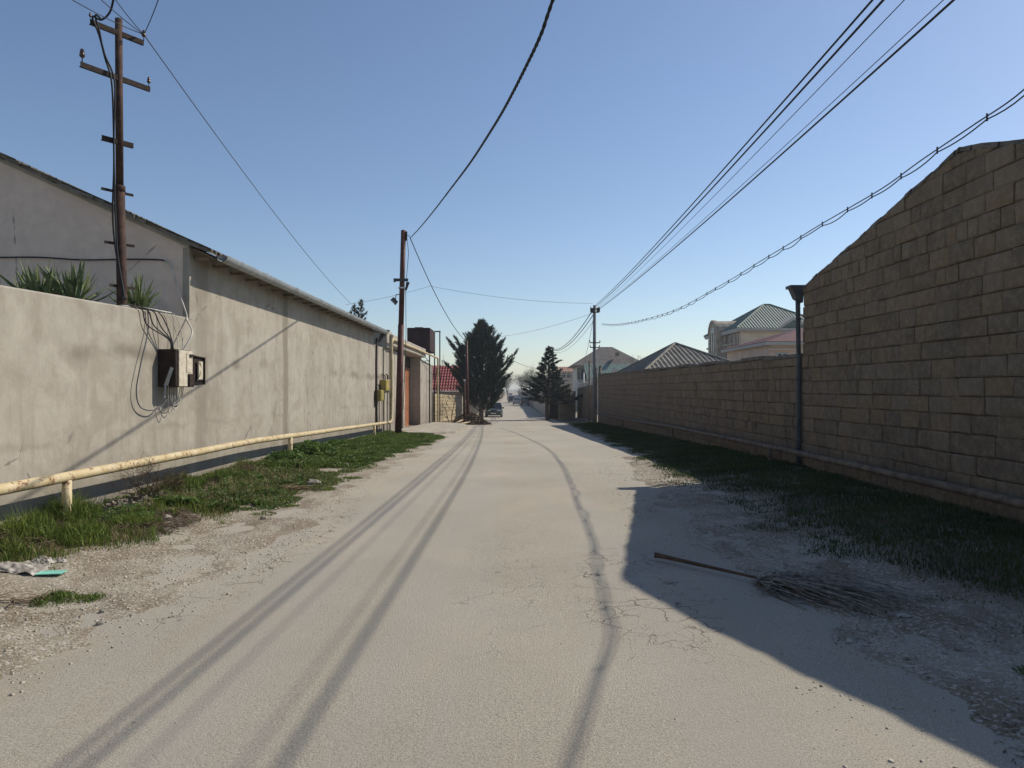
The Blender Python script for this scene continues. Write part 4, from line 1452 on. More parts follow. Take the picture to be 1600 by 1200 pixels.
# ------------------------------------------------------------ trees
def conifer(name, loc, height, prof, label, m, nbr=120, up=.3, tuft=.22, dens=1.0, seed=0, droop=.0, crown0=.05, group=None, ntuft=9, needle=9, nw=.03, lean=(0, 0), shoot=.6):
    loc = Vector(loc)
    t = thing(name, loc, label, 'tree', group)
    r = np.random.default_rng(seed)
    mb = MB()
    tp = [loc + Vector((lean[0]*s*s, lean[1]*s*s, height*s*.97)) for s in np.linspace(0, 1, 8)]
    mb.tube(tp, list(np.linspace(height*.02+.03, .015, 8)), 8)
    obj('trunk', mb, M['bark'], t, smooth=True)
    br = MB()
    C, D = [], []
    for k in range(nbr):
        s = crown0 + (1-crown0)*((k+.5)/nbr)**.92
        a = k*2.39996 + r.uniform(-.35, .35)
        R = prof(s)*r.uniform(.6, 1.12)*(1+.14*math.sin(3*a+9*s)+.10*math.sin(5*a-14*s))
        p0 = loc + Vector((lean[0]*s*s, lean[1]*s*s, height*s*.97))
        dirv = Vector((math.cos(a), math.sin(a), 0))
        rise = up*R*r.uniform(.6, 1.3)
        pts = []
        for i in range(6):
            u = i/5
            pts.append(p0 + dirv*R*u + Vector((0, 0, rise*u*u - droop*R*u*(1.2-u))))
        br.tube(pts, [.035*(1-.85*i/5)*(R/1.5+.3) for i in range(6)], 4, cap=False)
        nt = max(2, int(ntuft*dens*(R/1.5+.2)))
        for j in range(nt):
            u = r.uniform(.25, 1.0)**.7
            i = min(4, int(u*5))
            q = pts[i].lerp(pts[i+1], u*5-i)
            side = dirv.cross(Vector((0, 0, 1)))*r.choice((-1, 1))
            sl_ = shoot*r.uniform(.5, 1.25)*(1.1-.5*u)*min(1, .3+R/1.6)
            sd_ = (dirv*r.uniform(.3, .9) + side*r.uniform(.1, .9)*(1.2-u) + Vector((0, 0, up*r.uniform(.5, 1.6)-droop*1.2))).normalized()
            if u > .93: sd_ = (dirv + Vector((0, 0, up*1.4-droop))).normalized()
            ns_ = max(3, int(sl_/(tuft*.33)))
            br.tube([q, q + sd_*sl_], .012, 3, cap=False)
            for w_ in range(ns_):
                C.append(q + sd_*sl_*((w_+.6)/ns_))
                D.append(sd_)
    obj('branches', br, M['bark'], t)
    C = np.array([tuple(c) for c in C]); D = np.array([tuple(d) for d in D])
    n = len(C)
    Vs = []
    for q in range(needle):
        L = tuft*r.uniform(.6, 1.25, (n, 1))
        rd = D*.75 + r.normal(0, .55, (n, 3))
        rd /= np.linalg.norm(rd, axis=1, keepdims=True)
        sd = np.cross(rd, r.normal(0, 1, (n, 3)))
        sd /= np.linalg.norm(sd, axis=1, keepdims=True)
        b = C + D*tuft*r.uniform(-.6, .6, (n, 1)) + r.normal(0, tuft*.08, (n, 3))
        w = nw*r.uniform(.6, 1.5, (n, 1))
        Vs.append(np.stack([b - sd*w*.5, b + sd*w*.5, b + rd*L], 1))
    V = np.concatenate(Vs).reshape(-1, 3)
    F = np.arange(len(V)).reshape(-1, 3)
    npobj('crown', V, F, m, t, origin=tuple(loc))
    return t
def prof_pine(s):
    return float(np.interp(s, [0, .05, .15, .3, .5, .65, .8, .92, 1], [.8, 1.4, 2.1, 2.35, 2.15, 1.55, .95, .42, .05]))
conifer('pine_tree', (Xp(752, 60), 60, float(gz(60))), 8.5, prof_pine, 'large dark bushy pine on the left of the street above the parked sedan', M['pine'], nbr=200, up=.85, tuft=.20, seed=11, ntuft=14, needle=9, nw=.035, crown0=.07, shoot=.7)
def prof_sp(s):
    return float(np.interp(s, [0, .1, .25, .45, .6, .8, 1], [1.2, 1.7, 1.9, 1.45, .95, .55, .04]))
conifer('spruce_tree', (Xp(856, 58), 58, float(gz(58))), 6.15, prof_sp, 'dark pointed conifer with drooping tips on the right of the street', M['spruce'], nbr=110, up=.35, droop=.25, tuft=.17, seed=12, ntuft=12, needle=9, nw=.035, crown0=.24, lean=(.12, 0), shoot=.55)
def prof_cy(s):
    return float(np.interp(s, [0, .3, .6, .85, 1], [1.0, 1.0, .75, .35, .03]))
for i, (px, top, yy_, lb) in enumerate(((564, 464, 46, 'taller of two dark conifer tips rising behind the slate roof'), (553, 472, 47, 'shorter conifer tip behind the slate roof, on the left'))):
    zt_ = Zp(top, yy_)
    g = float(gz(yy_))
    conifer('cypress_tree', (Xp(px, yy_), yy_, g), zt_-g, prof_cy, lb, M['spruce'], nbr=80, up=.9, tuft=.16, seed=20+i, ntuft=9, needle=8, nw=.03, shoot=.4, group='conifers behind the slate roof')

def bare_tree(name, loc, height, label, cat='tree', m='bare', seed=0, group=None, levels=5, rad=.07, spread=.5, leaves=None, nleaf=0, mcrown=None, lsize=.12, first=3):
    loc = Vector(loc)
    t = thing(name, loc, label, cat, group)
    r = random.Random(seed)
    trunk, tw = MB(), MB()
    tips = []
    def grow(p, d, L, rr, lv):
        pts = [p]
        for i in range(3):
            d = (d + Vector((r.gauss(0, .12), r.gauss(0, .12), .06))).normalized()
            pts.append(pts[-1] + d*L/3)
        (trunk if lv == 0 else tw).tube(pts, rr, 5 if lv < 2 else 3, rr*.65, cap=False)
        tips.append(pts[-1])
        if lv < levels:
            for k in range(first if lv < 2 else 3):
                nd = (d + Vector((r.gauss(0, spread), r.gauss(0, spread), r.gauss(.1, spread*.6)))).normalized()
                q = pts[r.choice([2, 3, 3])]
                grow(q, nd, L*r.uniform(.6, .85), rr*.58, lv+1)
    grow(loc - Vector((0, 0, .1)), Vector((0, 0, 1)), height*.3, rad, 0)
    obj('trunk', trunk, M['bark'], t)
    obj('branches', tw, M[m], t)
    if nleaf:
        rg = np.random.default_rng(seed)
        T = np.array([tuple(p) for p in tips])
        idx = rg.integers(0, len(T), nleaf)
        C = T[idx] + rg.normal(0, height*.045, (nleaf, 3))
        d1 = rg.normal(0, 1, (nleaf, 3)); d1 /= np.linalg.norm(d1, axis=1, keepdims=True)
        d2 = np.cross(d1, rg.normal(0, 1, (nleaf, 3))); d2 /= np.linalg.norm(d2, axis=1, keepdims=True)
        V = np.stack([C, C+d1*lsize+d2*lsize*.4, C+d1*lsize*2, C+d1*lsize-d2*lsize*.4], 1).reshape(-1, 3)
        F = np.arange(len(V)).reshape(-1, 4)
        npobj('crown', V, F, M[mcrown], t, origin=tuple(loc))
    return t
gfar = 'hazy trees at the far end of the street'
far = [(799, 612, 582, 200, 'pale'), (808, 615, 578, 185, ''), (818, 615, 572, 165, ''), (829, 615, 574, 150, ''), (838, 615, 578, 140, ''), (790, 615, 592, 240, ''), (846, 615, 585, 125, ''), (812, 615, 584, 260, ''), (796, 615, 590, 300, '')]
for i, (px, b, tp_, yy_, _) in enumerate(far):
    g = float(gz(yy_))
    hh = Zp(tp_, yy_) - g
    lab = ['leafless grey tree in the gap of the street, left of its vanishing point',
           'leafless grey tree standing over the farthest parked cars',
           'grey thin-leaved tree above the dark off-roader',
           'grey twiggy tree just left of the pointed conifer',
           'twiggy tree half hidden behind the pointed conifer',
           'small hazy tree at the left verge of the street end',
           'bare tree behind the right flank of the pointed conifer',
           'very distant hazy tree in the middle of the street end',
           'most distant hazy treetop beside the big pine'][i]
    bare_tree('bare_tree', (Xp(px, yy_)+ (1.5 if px > 800 else -1.0), yy_, g), hh, lab, seed=30+i, group=gfar, levels=5, rad=.14, spread=.5, nleaf=2600, mcrown='olive', lsize=.10)
bare_tree('bare_tree', (Xp(1012, 75), 75, float(gz(75))), Zp(528, 75)-float(gz(75)), 'leafless young tree between the grey-roofed house and corrugated roof', seed=50, levels=5, rad=.07, spread=.38)
bare_tree('bare_shrub', (-4.3, 50.5, float(gz(50.5))), 3.0, 'leafless shrub in front of the yellow stone wall', 'shrub', seed=52, levels=5, rad=.035, spread=.75, first=4)
bare_tree('bare_shrub', (-4.2, 47.8, float(gz(47.8))), 2.2, 'low leafless vine sprawling by the thin rusty pole', 'shrub', seed=53, levels=4, rad=.03, spread=.9, first=4)

# heap of cut brush in front of the pine
def heap(name, c, rx, ry, h, n, L, label, m, seed=1, cat='brushwood', w=.02):
    rg = np.random.default_rng(seed)
    a = rg.uniform(0, 2*np.pi, n)
    q = np.sqrt(rg.uniform(0, 1, n))
    X = c[0]+rx*q*np.cos(a); Y = c[1]+ry*q*np.sin(a)
    Z = H(X, Y) + h*(1-q**2)*rg.uniform(.1, 1, n)
    d = rg.normal(0, 1, (n, 3))*np.array([1, 1, .35]); d /= np.linalg.norm(d, axis=1, keepdims=True)
    s = np.cross(d, rg.normal(0, 1, (n, 3))); s /= np.linalg.norm(s, axis=1, keepdims=True)
    C = np.stack([X, Y, Z], 1)
    LL = L*rg.uniform(.4, 1.2, (n, 1))
    V = np.stack([C-d*LL/2-s*w/2, C-d*LL/2+s*w/2, C+d*LL/2+s*w*.3, C+d*LL/2-s*w*.3], 1).reshape(-1, 3)
    V[:, 2] = np.maximum(V[:, 2], H(V[:, 0], V[:, 1])+.002)
    o = npobj(name, V, np.arange(len(V)).reshape(-1, 4), m, kind='stuff', origin=(c[0], c[1], float(H(c[0], c[1]))))
    return tag(o, label, cat)
heap('brush_heap', (-2.9, 49, 0), 1.1, 3.5, .75, 5000, .4, 'brown heap of cut brushwood in front of the big pine', M['twig'], 3, w=.035)
heap('brush_heap', (-2.2, 46.0, 0), .8, 1.6, .3, 1800, .35, 'low spill of dead brush at the street edge before the pine', M['twig'], 4, w=.035)

# ------------------------------------------------------------ right pole and overhead lines
RX, RY = 5.46, 47.0
RX = Xp(929, RY)
t = thing('utility_pole', (RX, RY, float(gz(RY))), 'grey concrete pole with small crossarms at the end of the low stone wall', 'pole', 'utility poles along the street')
mb = MB()
mb.tube([(RX-.02, RY, float(gz(RY))-.2), (RX, RY, Zp(477, RY))], .125, 12, .10)
M['poleconc'] = m_simple('blue_grey_concrete_pole', (.16,.17,.18), .2, 4, bump=.2)
obj('shaft', mb, M['poleconc'], t, smooth=True)
RT = Zp(477, RY)
for (py, w) in ((483, .27), (488, .27), (535.5, .33), (543, .3)):
    c = P(929.5, py, RY-.13)
    mb = MB()
    mb.box(c.x-w, c.x+w, c.y-.03, c.y+.03, c.z-.03, c.z+.03)
    for s_ in (-1, 1):
        mb.tube([(c.x+s_*w, c.y, c.z), (c.x+s_*w, c.y, c.z+.16)], .03, 6)
    obj('crossarm', mb, M['rust_dark'], t)
mb = MB()
mb.box(RX-.3, RX-.12, RY-.2, RY-.1, RT-.5, RT-.2)
mb.box(RX+.12, RX+.34, RY-.2, RY-.1, RT-.45, RT-.18)
obj('junction_box', mb, M['rust_dark'], t)
labs = ['uppermost thick black line running from the right pole out over the street',
        'second black line below the uppermost one from the right pole',
        'thin middle line from the right pole over the street',
        'thin line just above the lowest pair from the right pole',
        'lowest thick black line from the right pole over the street']
for i, (ex, Xa, dx, py0, rr) in enumerate(((1363, 3.7, -.1, 480, .013), (1380, 3.85, -.02, 481, .015), (1413, 4.3, .0, 484, .006), (1474, 4.8, .08, 484, .006), (1490, 5.4, .1, 486, .017))):
    A = Vector((RX+dx, RY-.12, Zp(py0, RY-.12)))
    ya_ = FPX*Xa/(ex-800)
    B = Vector((Xa, ya_, Zp(0, ya_)))
    sag = .0005
    # parabola through A and B, extended past the camera
    n = 46
    yend = -9
    path = []
    for k in range(n+1):
        y = RY-.12 + (yend-RY)*k/n
        s_ = (RY-.12-y)/(RY-.12-ya_)
        p = A.lerp(B, s_)
        p.z += -sag*(RY-y)*(y-ya_)*1.0
        path.append(Vector((p.x, y, p.z)))
    wire_thing('power_line', labs[i], [path], rr, 'wire', 'power lines over the right side')
# cable hung with clips from a messenger wire
img = [(1720, 20), (1600, 140), (1520, 196), (1440, 250), (1385, 290), (1330, 323), (1280, 352), (1235, 380), (1190, 407), (1150, 432), (1110, 455), (1075, 475), (1045, 488), (1015, 497), (985, 504), (960, 507), (940, 506)]
mess, hang, clips = [], [], []
for (ix, iy) in img:
    y = min(RY-.1, 5.3*FPX/(ix-800))
    mess.append(Vector((Xp(ix, y), y, Zp(iy, y))))
mess = [mess[0] + (mess[0]-mess[1])*3.0] + mess
md = dense(mess, 8)
L = [0]
for a, b in zip(md[:-1], md[1:]): L.append(L[-1]+(b-a).length)
step = .9
hp = []
for p, l in zip(md, L):
    pass
def at_len(l):
    i = int(np.searchsorted(L, l))
    i = max(1, min(i, len(L)-1))
    f = (l-L[i-1])/max(1e-6, L[i]-L[i-1])
    return md[i-1].lerp(md[i], f)
l = 0
r = random.Random(8)
kk = 0
prev = at_len(0)
hp = []
while l < L[-1]:
    st = r.uniform(.75, 1.15)
    l2 = min(L[-1], l+st)
    dp = r.uniform(.01, .05)
    for k in range(7):
        u = k/7
        p = at_len(l+(l2-l)*u)
        hp.append(p - Vector((0, 0, .035 + dp*4*u*(1-u))))
    clips.append(at_len(l))
    l = l2
t = wire_thing('hung_cable', 'sagging wavy cable clipped under a messenger wire on the right', [md, hp], .0085, 'wire', 'overhead cables')
mb = MB()
for c in clips:
    mb.tube([c+Vector((0, 0, .03)), c-Vector((0, 0, .055))], .011, 5)
obj('clips', mb, M['wire'], t, kind='stuff')

t = thing('utility_pole', (Xp(864, 88), 88, float(gz(88))), 'distant pole showing above the pointed conifer', 'pole', 'utility poles along the street')
mb = MB()
FX = Xp(864, 88)
mb.tube([(FX, 88, float(gz(88))), (FX, 88, Zp(543, 88))], .13, 8, .09)
obj('shaft', mb, M['poleconc'], t)
mb = MB()
mb.box(FX-.35, FX+.15, 87.85, 87.9, Zp(545, 88), Zp(543.5, 88))
obj('crossarm', mb, M['rust_dark'], t)
FT = Vector((FX, 87.9, Zp(546, 88)))
for i, (dx, dz, py, rr) in enumerate(((-.15, 0, 486, .03), (0, -.1, 489, .03), (.1, -.35, 496, .014))):
    wire_thing('power_line', ['upper of the lines sloping down from the right pole to the distant pole', 'second line sloping down beside the upper one to the distant pole', 'lowest thin line drooping from the right pole to the distant pole'][i],
               [cat3(Vector((RX+dx, RY+.1, Zp(py, RY))), FT+Vector((dx, 0, dz)), .8)], rr, 'wire', 'power lines over the right side')
wire_thing('wire', 'faint wire crossing the street from the right pole towards the big pine', [cat3((RX-.1, RY, Zp(489, RY)), P(730, 528, 70), .5)], .010, 'wire_grey', 'overhead cables')
wire_thing('wire', 'faint wire crossing high from the right pole to behind the slate roof', [cat3((RX-.1, RY, Zp(474, RY)), P(672, 447, 44), .25)+cat3(P(672, 447, 44), P(540, 476, 40), .1)[1:]], .009, 'wire_grey', 'overhead cables')
wire_thing('wire', 'short faint wire between the big pine and the pointed conifer', [cat3(P(795, 560, 70), P(864, 574, 88), .5)], .02, 'wire_grey', 'overhead cables')
wire_thing('wire', 'thin lead curling from the right pole to the grey-roofed house', [cat3((RX-.1, RY, Zp(500, RY)), P(902, 568, 92), 1.6)], .014, 'wire_grey', 'overhead cables')

# posts near the right pole
def post(px, top, Y, r_, m, label, grp='posts beside the concrete pole'):
    t = thing('post', (Xp(px, Y), Y, float(gz(Y))), label, 'post', grp)
    mb = MB()
    mb.tube([(Xp(px, Y), Y, float(gz(Y))-.2), (Xp(px, Y), Y, Zp(top, Y))], r_, 8)
    obj('shaft', mb, M[m], t, smooth=True)
    mb = MB()
    mb.tube([(Xp(px, Y), Y, Zp(top, Y)), (Xp(px, Y), Y, Zp(top, Y)+.05)], r_*1.25, 8)
    obj('cap', mb, M[m], t)
post(921, 566, 50, .06, 'pipe_old', 'pale post left of the concrete pole')
post(937.5, 573, 46.2, .09, 'pipe_old', 'pale thicker post right of the concrete pole')
post(912, 583, 60, .06, 'white', 'short white post behind the concrete pole')
post(886, 603, 70, .10, 'pipe_old', 'leaning pale post by the vine-covered fence')

# block wall beyond the pole, vine fence, dark gate
small_stone_wall('stone_wall', (5.75, 62.5), (5.75, 50.2), lambda y: float(gz(y)), 2.7, 'far brown block wall beyond the concrete pole', M['block'], rowh=.24, bw=.48, seed=5)
t = thing('shed_roof', (6.5, 56, 1.8), 'low pale sheet roof resting behind the far block wall', 'roof')
mb = MB()
corrugated(mb, (5.6, 50.5, 2.0), (0, 12, 0), (3.5, 0, .55), .18, .02, (0, 0, 1))
obj('sheet', mb, M['roofbeige'], t)
M['vine'] = m_leaf('dry_vine_leaf', (.10,.085,.04), (.17,.14,.07), scale=2)
t = thing('vine_fence', (4.5, 62.5, float(gz(62.5))), 'board fence overgrown with dry vines behind the pointed conifer', 'fence')
FA, FB = Vector((5.2, 58.5, 0)), Vector((3.75, 67, 0))
fd = (FB-FA).normalized(); fl_ = (FB-FA).length
r = random.Random(6)
q = 0
while q < fl_:
    a_ = FA + fd*q
    b_ = FA + fd*min(fl_, q+.30)
    g = float(gz(a_.y))-.2
    h_ = 2.4+r.uniform(-.25, .3)
    mb = MB()
    mb.prism([(a_.x, a_.y, g), (b_.x, b_.y, g), (b_.x, b_.y, g+h_), (a_.x, a_.y, g+h_)], (.04, .01, 0))
    obj('board', mb, M['wood'], t)
    q += .36
rg = np.random.default_rng(5)
n = 7000
uu = rg.uniform(0, 1, n)
C = np.stack([FA.x+(FB.x-FA.x)*uu-.1+rg.normal(0, .14, n), FA.y+(FB.y-FA.y)*uu, rg.uniform(0, 1, n)], 1)
C[:, 2] = gz(C[:, 1]) + 2.9*np.sqrt(C[:, 2])
C[:, 2] += .35*vfbm(C[:, 1], C[:, 1]*0, .8, 3, 4)
keep = vfbm(C[:, 1], C[:, 2], 1.6, 2, 8) > -.2
C = C[keep]; n = len(C)
d1 = rg.normal(0, 1, (n, 3)); d1 /= np.linalg.norm(d1, axis=1, keepdims=True)
d2 = np.cross(d1, rg.normal(0, 1, (n, 3))); d2 /= np.linalg.norm(d2, axis=1, keepdims=True)
V = np.stack([C, C+d1*.05+d2*.03, C+d1*.12, C+d1*.05-d2*.03], 1).reshape(-1, 3)
npobj('vine', V, np.arange(len(V)).reshape(-1, 4), M['vine'], t)
t = thing('metal_gate', (4.6, 56, float(gz(56))), 'dark sheet-metal gate in the shade of the pointed conifer', 'gate')
mb = MB()
g = float(gz(57))
mb.bbox(2.95, 3.75, 60.0, 60.06, g, g+2.4, .01)
for k in range(5):
    mb.box(3.0+.15*k, 3.02+.15*k, 59.97, 59.998, g+.1, g+2.3)
obj('leaf_panel', mb, M['rust_dark'], t)
for x in (2.88, 3.83):
    mb = MB()
    mb.tube([(x, 60, g-.1), (x, 60, g+2.65)], .07, 8)
    obj('gate_post', mb, M['rust_dark'], t)
# far plain walls on both sides
def far_wall(A, B, h, m, label, bay=3.0):
    A, B = Vector((A[0], A[1], 0)), Vector((B[0], B[1], 0))
    d = B-A; L = d.length; d.normalize()
    nn = Vector((-d.y, d.x, 0))
    c = (A+B)/2
    t = thing('yard_wall', (c.x, c.y, float(gz(c.y))), label, 'wall', 'distant yard walls down the street')
    n = max(1, int(L/bay))
    for k in range(n):
        a, b = A+d*(L*k/n), A+d*(L*(k+1)/n)
        mb = MB()
        za, zb = float(gz(a.y)), float(gz(b.y))
        hh = h + (.12 if k % 3 == 1 else 0)
        mb.prism([(a.x, a.y, za-.2), (b.x, b.y, zb-.2), (b.x, b.y, zb+hh), (a.x, a.y, za+hh)], tuple(nn*.2))
        obj('panel', mb, M[m], t)
        mb = MB()
        mb.box(a.x-.16, a.x+.16, a.y-.16, a.y+.16, za-.2, za+hh+.2)
        obj('pillar', mb, M[m], t)
far_wall((3.75, 69), (3.9, 120), 2.0, 'facade', 'mid-distance pale wall with pillars on the right, past the vine fence', 3.2)
far_wall((4.0, 121), (4.2, 190), 2.3, 'concrete', 'farther pale wall with pillars behind the dark off-roader', 4)
far_wall((4.2, 192), (3.0, 330), 2.2, 'concrete', 'farthest hazy wall on the right of the street', 8)
far_wall((-4.3, 63), (-4.3, 110), 1.9, 'concrete', 'pale fence on the left behind the parked sedan', 2.4)
far_wall((-4.4, 112), (-3.4, 320), 2.2, 'facade', 'farthest hazy wall on the left of the street', 8)

# ------------------------------------------------------------ houses
def wall_box(t, x0, x1, y0, y1, z0, z1, m, name='wall'):
    mb = MB()
    mb.box(x0, x1, y0, y1, z0, z1)
    return obj(name, mb, M[m], t)
def window(t, cx, y, cz, w, h, face='y', frame='trim', arch=False):
    """window with frame, sill and glass; face 'y' looks to -Y, 'x' looks to -X at x=y"""
    def V_(a, d, z):
        return (a, y-d, z) if face == 'y' else (y-d, a, z)
    mb = MB()
    f = .09
    def bar(a0, a1, z0, z1, d0=-.02, d1=.05):
        p = [V_(a0, d0, z0), V_(a1, d1, z1)]
        xs_ = sorted((p[0][0], p[1][0])); ys2 = sorted((p[0][1], p[1][1]))
        mb.box(xs_[0], xs_[1], ys2[0], ys2[1], z0, z1)
    bar(cx-w/2-f, cx+w/2+f, cz+h/2, cz+h/2+f)
    bar(cx-w/2-f, cx+w/2+f, cz-h/2-f, cz-h/2, d1=.09)
    bar(cx-w/2-f, cx-w/2, cz-h/2, cz+h/2)
    bar(cx+w/2, cx+w/2+f, cz-h/2, cz+h/2)
    bar(cx-.03, cx+.03, cz-h/2, cz+h/2)
    o = obj('window', mb, M[frame], t)
    mb = MB()
    if arch:
        k = 8
        pts = [(cx+w/2*math.cos(math.pi*i/k), cz+h/2+.0+w/2*math.sin(math.pi*i/k)) for i in range(k+1)]
        pts = [(cx+w/2, cz-h/2)] + pts + [(cx-w/2, cz-h/2)]
        mb.add([V_(a, .012, z) for a, z in pts], [tuple(range(len(pts)))])
    else:
        mb.add([V_(cx-w/2, .012, cz-h/2), V_(cx+w/2, .012, cz-h/2), V_(cx+w/2, .012, cz+h/2), V_(cx-w/2, .012, cz+h/2)], [(0,1,2,3)])
    obj('pane', mb, M['glass'], o)
    return o
def rib_tri(mb, A, B, C, n, w=.03, hgt=.03):
    """roof plane A-B (eave) and C (apex) or ridge: ribs running up the slope"""
    pass
def hip_roof(t, x0, x1, y0, y1, ez, rz, m, hip=None, ov=.45, period=.3, amp=.035, rm=None, ridge_axis='x', name='roof'):
    """hip roof whose four planes are corrugated/tiled geometry; clipped exactly at hips"""
    x0 -= ov; x1 += ov; y0 -= ov; y1 += ov
    W, D = x1-x0, y1-y0
    if hip is None: hip = min(W, D)/2
    if ridge_axis == 'x':
        R0, R1 = Vector((x0+min(hip, W/2-.01), (y0+y1)/2, rz)), Vector((x1-min(hip, W/2-.01), (y0+y1)/2, rz))
    else:
        R0, R1 = Vector(((x0+x1)/2, y0+min(hip, D/2-.01), rz)), Vector(((x0+x1)/2, y1-min(hip, D/2-.01), rz))
    c = [Vector((x0, y0, ez)), Vector((x1, y0, ez)), Vector((x1, y1, ez)), Vector((x0, y1, ez))]
    if ridge_axis == 'x':
        planes = [(c[0], c[1], R1, R0), (c[1], c[2], R1, R1), (c[2], c[3], R0, R1), (c[3], c[0], R0, R0)]
    else:
        planes = [(c[0], c[1], R0, R0), (c[1], c[2], R1, R0), (c[2], c[3], R1, R1), (c[3], c[0], R0, R1)]
    mb = MB()
    for (a, b, tb, ta) in planes:
        e = (b-a); L = e.length; ed = e.normalized()
        nrm = e.cross(ta-a)
        if nrm.length < 1e-6: nrm = e.cross(tb-a)
        nrm.normalize()
        if nrm.z < 0: nrm = -nrm
        # slope direction in the plane, perpendicular to the eave
        sd = nrm.cross(ed).normalized()
        if sd.z < 0: sd = -sd
        sa, ha = (ta-a).dot(ed), (ta-a).dot(sd)
        sb, hb = (tb-a).dot(ed), (tb-a).dot(sd)
        def height_at(s):
            s = min(max(s, 0), L)
            if s < sa: return ha*s/max(sa, 1e-6)
            if s > sb: return hb*(L-s)/max(L-sb, 1e-6)
            return ha
        ns = 4
        nn_ = max(2, int(round(L/period)))*ns
        prev = None
        for i in range(nn_+1):
            s = L*i/nn_
            q = amp*math.cos(2*math.pi*i/ns)
            lo = a + ed*s + nrm*q
            hi = a + ed*s + sd*height_at(s) + nrm*q
            mb.v.append(tuple(lo)); mb.v.append(tuple(hi))
            if i:
                b_ = len(mb.v)-4
                mb.f.append((b_, b_+2, b_+3, b_+1))
    o = obj(name, mb, M[m], t)
    # ridge and hip caps, fascia
    mb = MB()
    for (p, q) in ((c[0], R0), (c[1], R1 if ridge_axis == 'x' else R0), (c[2], R1), (c[3], R0 if ridge_axis == 'x' else R1), (R0, R1)):
        if (p-q).length > .05:
            mb.tube([p+Vector((0,0,.03)), q+Vector((0,0,.03))], .07, 6)
    if rm:
        obj('ridge_cap', mb, M[rm], o)
    mb = MB()
    mb.box(x0+.02, x1-.02, y0+.02, y0+.05, ez-.2, ez-.02)
    mb.box(x0+.02, x0+.05, y0+.05, y1-.05, ez-.2, ez-.02)
    mb.box(x1-.05, x1-.02, y0+.05, y1-.05, ez-.2, ez-.02)
    mb.box(x0+.05, x1-.05, y0+.05, y1-.05, ez-.14, ez-.10)
    obj('fascia', mb, M['trim'] if m != 'roofgrey' else M['wood'], t)
    return o

# corrugated pyramid roof just behind the low wall
t = thing('low_house', (9.6, 42, -.6), 'low house whose ribbed grey pyramid roof rises above the stone wall', 'house')
wall_box(t, 7.1, 12.2, 36.5, 47.5, -1.2, 2.3, 'facade')
hip_roof(t, 7.1, 12.2, 36.5, 47.5, 2.38, 4.25, 'roofbeige', hip=5.5, ov=.5, period=.26, amp=.04, rm='roofbeige')
# shed next to it with flat coping
t = thing('shed', (6.9, 45, -.6), 'small dark shed roof beside the ribbed pyramid roof', 'shed')
mb = MB()
mb.box(6.0, 7.0, 41, 45, -1, 2.52)
obj('wall', mb, M['facade'], t)

# grey roofed white house with green lower roof
t = thing('white_house', (13, 100, -1.4), 'white house with dark grey hipped roof and a grey-green lower roof', 'house')
Yh = 95
hx0, hx1 = Xp(903, Yh), Xp(1004, Yh)
wall_box(t, hx0, hx1, Yh, Yh+8, -2.2, Zp(571, Yh), 'housewhite')
hip_roof(t, hx0, hx1, Yh, Yh+8, Zp(571, Yh), Zp(543.5, Yh)+.35, 'roofgrey', hip=4.2, ov=.7, period=.3, amp=.008)
window(t, Xp(907, Yh), Yh, Zp(584, Yh), .8, 1.5)
window(t, Xp(918, Yh), Yh, Zp(584, Yh), .7, 1.2)
g2 = Yh-4.5
wall_box(t, Xp(925, g2), Xp(1006, g2), g2, Yh-.01, -2.2, Zp(592, g2), 'housewhite')
mb = MB()
a, b = Vector((Xp(918, g2)-.1, g2-.4, Zp(592, g2))), Vector((Xp(1010, g2), g2-.4, Zp(592, g2)))
corrugated(mb, (a.x, Yh-.02, Zp(567, Yh)), (b.x-a.x, 0, 0), (0, g2-.4-Yh, a.z-Zp(567, Yh)), .35, .012, (0, -.4, 1), ns=4)
obj('lower_roof', mb, M['roofgreen'], t)
mb = MB()
cx = Xp(962, g2-.5); zb_ = Zp(591, g2-.5); zt_ = Zp(574, g2-.5)
mb.prism([(cx-1.1, g2-.6, zb_), (cx, g2-.6, zt_), (cx+1.1, g2-.6, zb_), (cx+.8, g2-.6, zb_), (cx, g2-.6, zt_-.35), (cx-.8, g2-.6, zb_)], (0, 1.2, 0))
obj('dormer_gable', mb, M['trim'], t)
mb = MB()
mb.prism([(cx-.8, g2-.5, zb_), (cx, g2-.5, zt_-.36), (cx+.8, g2-.5, zb_)], (0, .9, 0))
obj('dormer_face', mb, M['facade'], t)
mb = MB()
mb.prism([(Xp(963, Yh), Yh-.0-1.0, Zp(551, Yh)), (Xp(966, Yh), Yh-1.0, Zp(551, Yh)), (Xp(966, Yh), Yh-1.0, Zp(556, Yh)), (Xp(963, Yh), Yh-1.0, Zp(556, Yh))], (0, 2, 0))
obj('chimney', mb, M['wood'], t)

# green roofed mansion
Ym = 62.0
t = thing('mansion', (24, 68, -1.2), 'large beige mansion with carved stone street side and grey-green ribbed roof', 'house')
mx0, mx1 = Xp(1157, Ym), Xp(1300, Ym)
ezm = Zp(513, Ym)
wall_box(t, mx0, mx1, Ym, Ym+9.5, -2, ezm, 'housebeige')
hip_roof(t, mx0, mx1, Ym, Ym+9.5, ezm, Zp(476, Ym)+.55, 'roofgreen', hip=4.2, ov=.5, period=.27, amp=.03, rm='roofgreen')
mb = MB()
mb.box(mx0-.35, mx1, Ym-.35, Ym-.002, ezm-.32, ezm-.21)
mb.box(mx0-.5, mx0-.36, Ym-.4, Ym+9.5, ezm-.34, ezm-.21)
obj('cornice', mb, M['trim'], t)
mb = MB()            # stone street face
mb.box(mx0-.25, mx0-.003, Ym+.1, Ym+9.3, -2, ezm-.36)
obj('facade', mb, M['facade'], t)
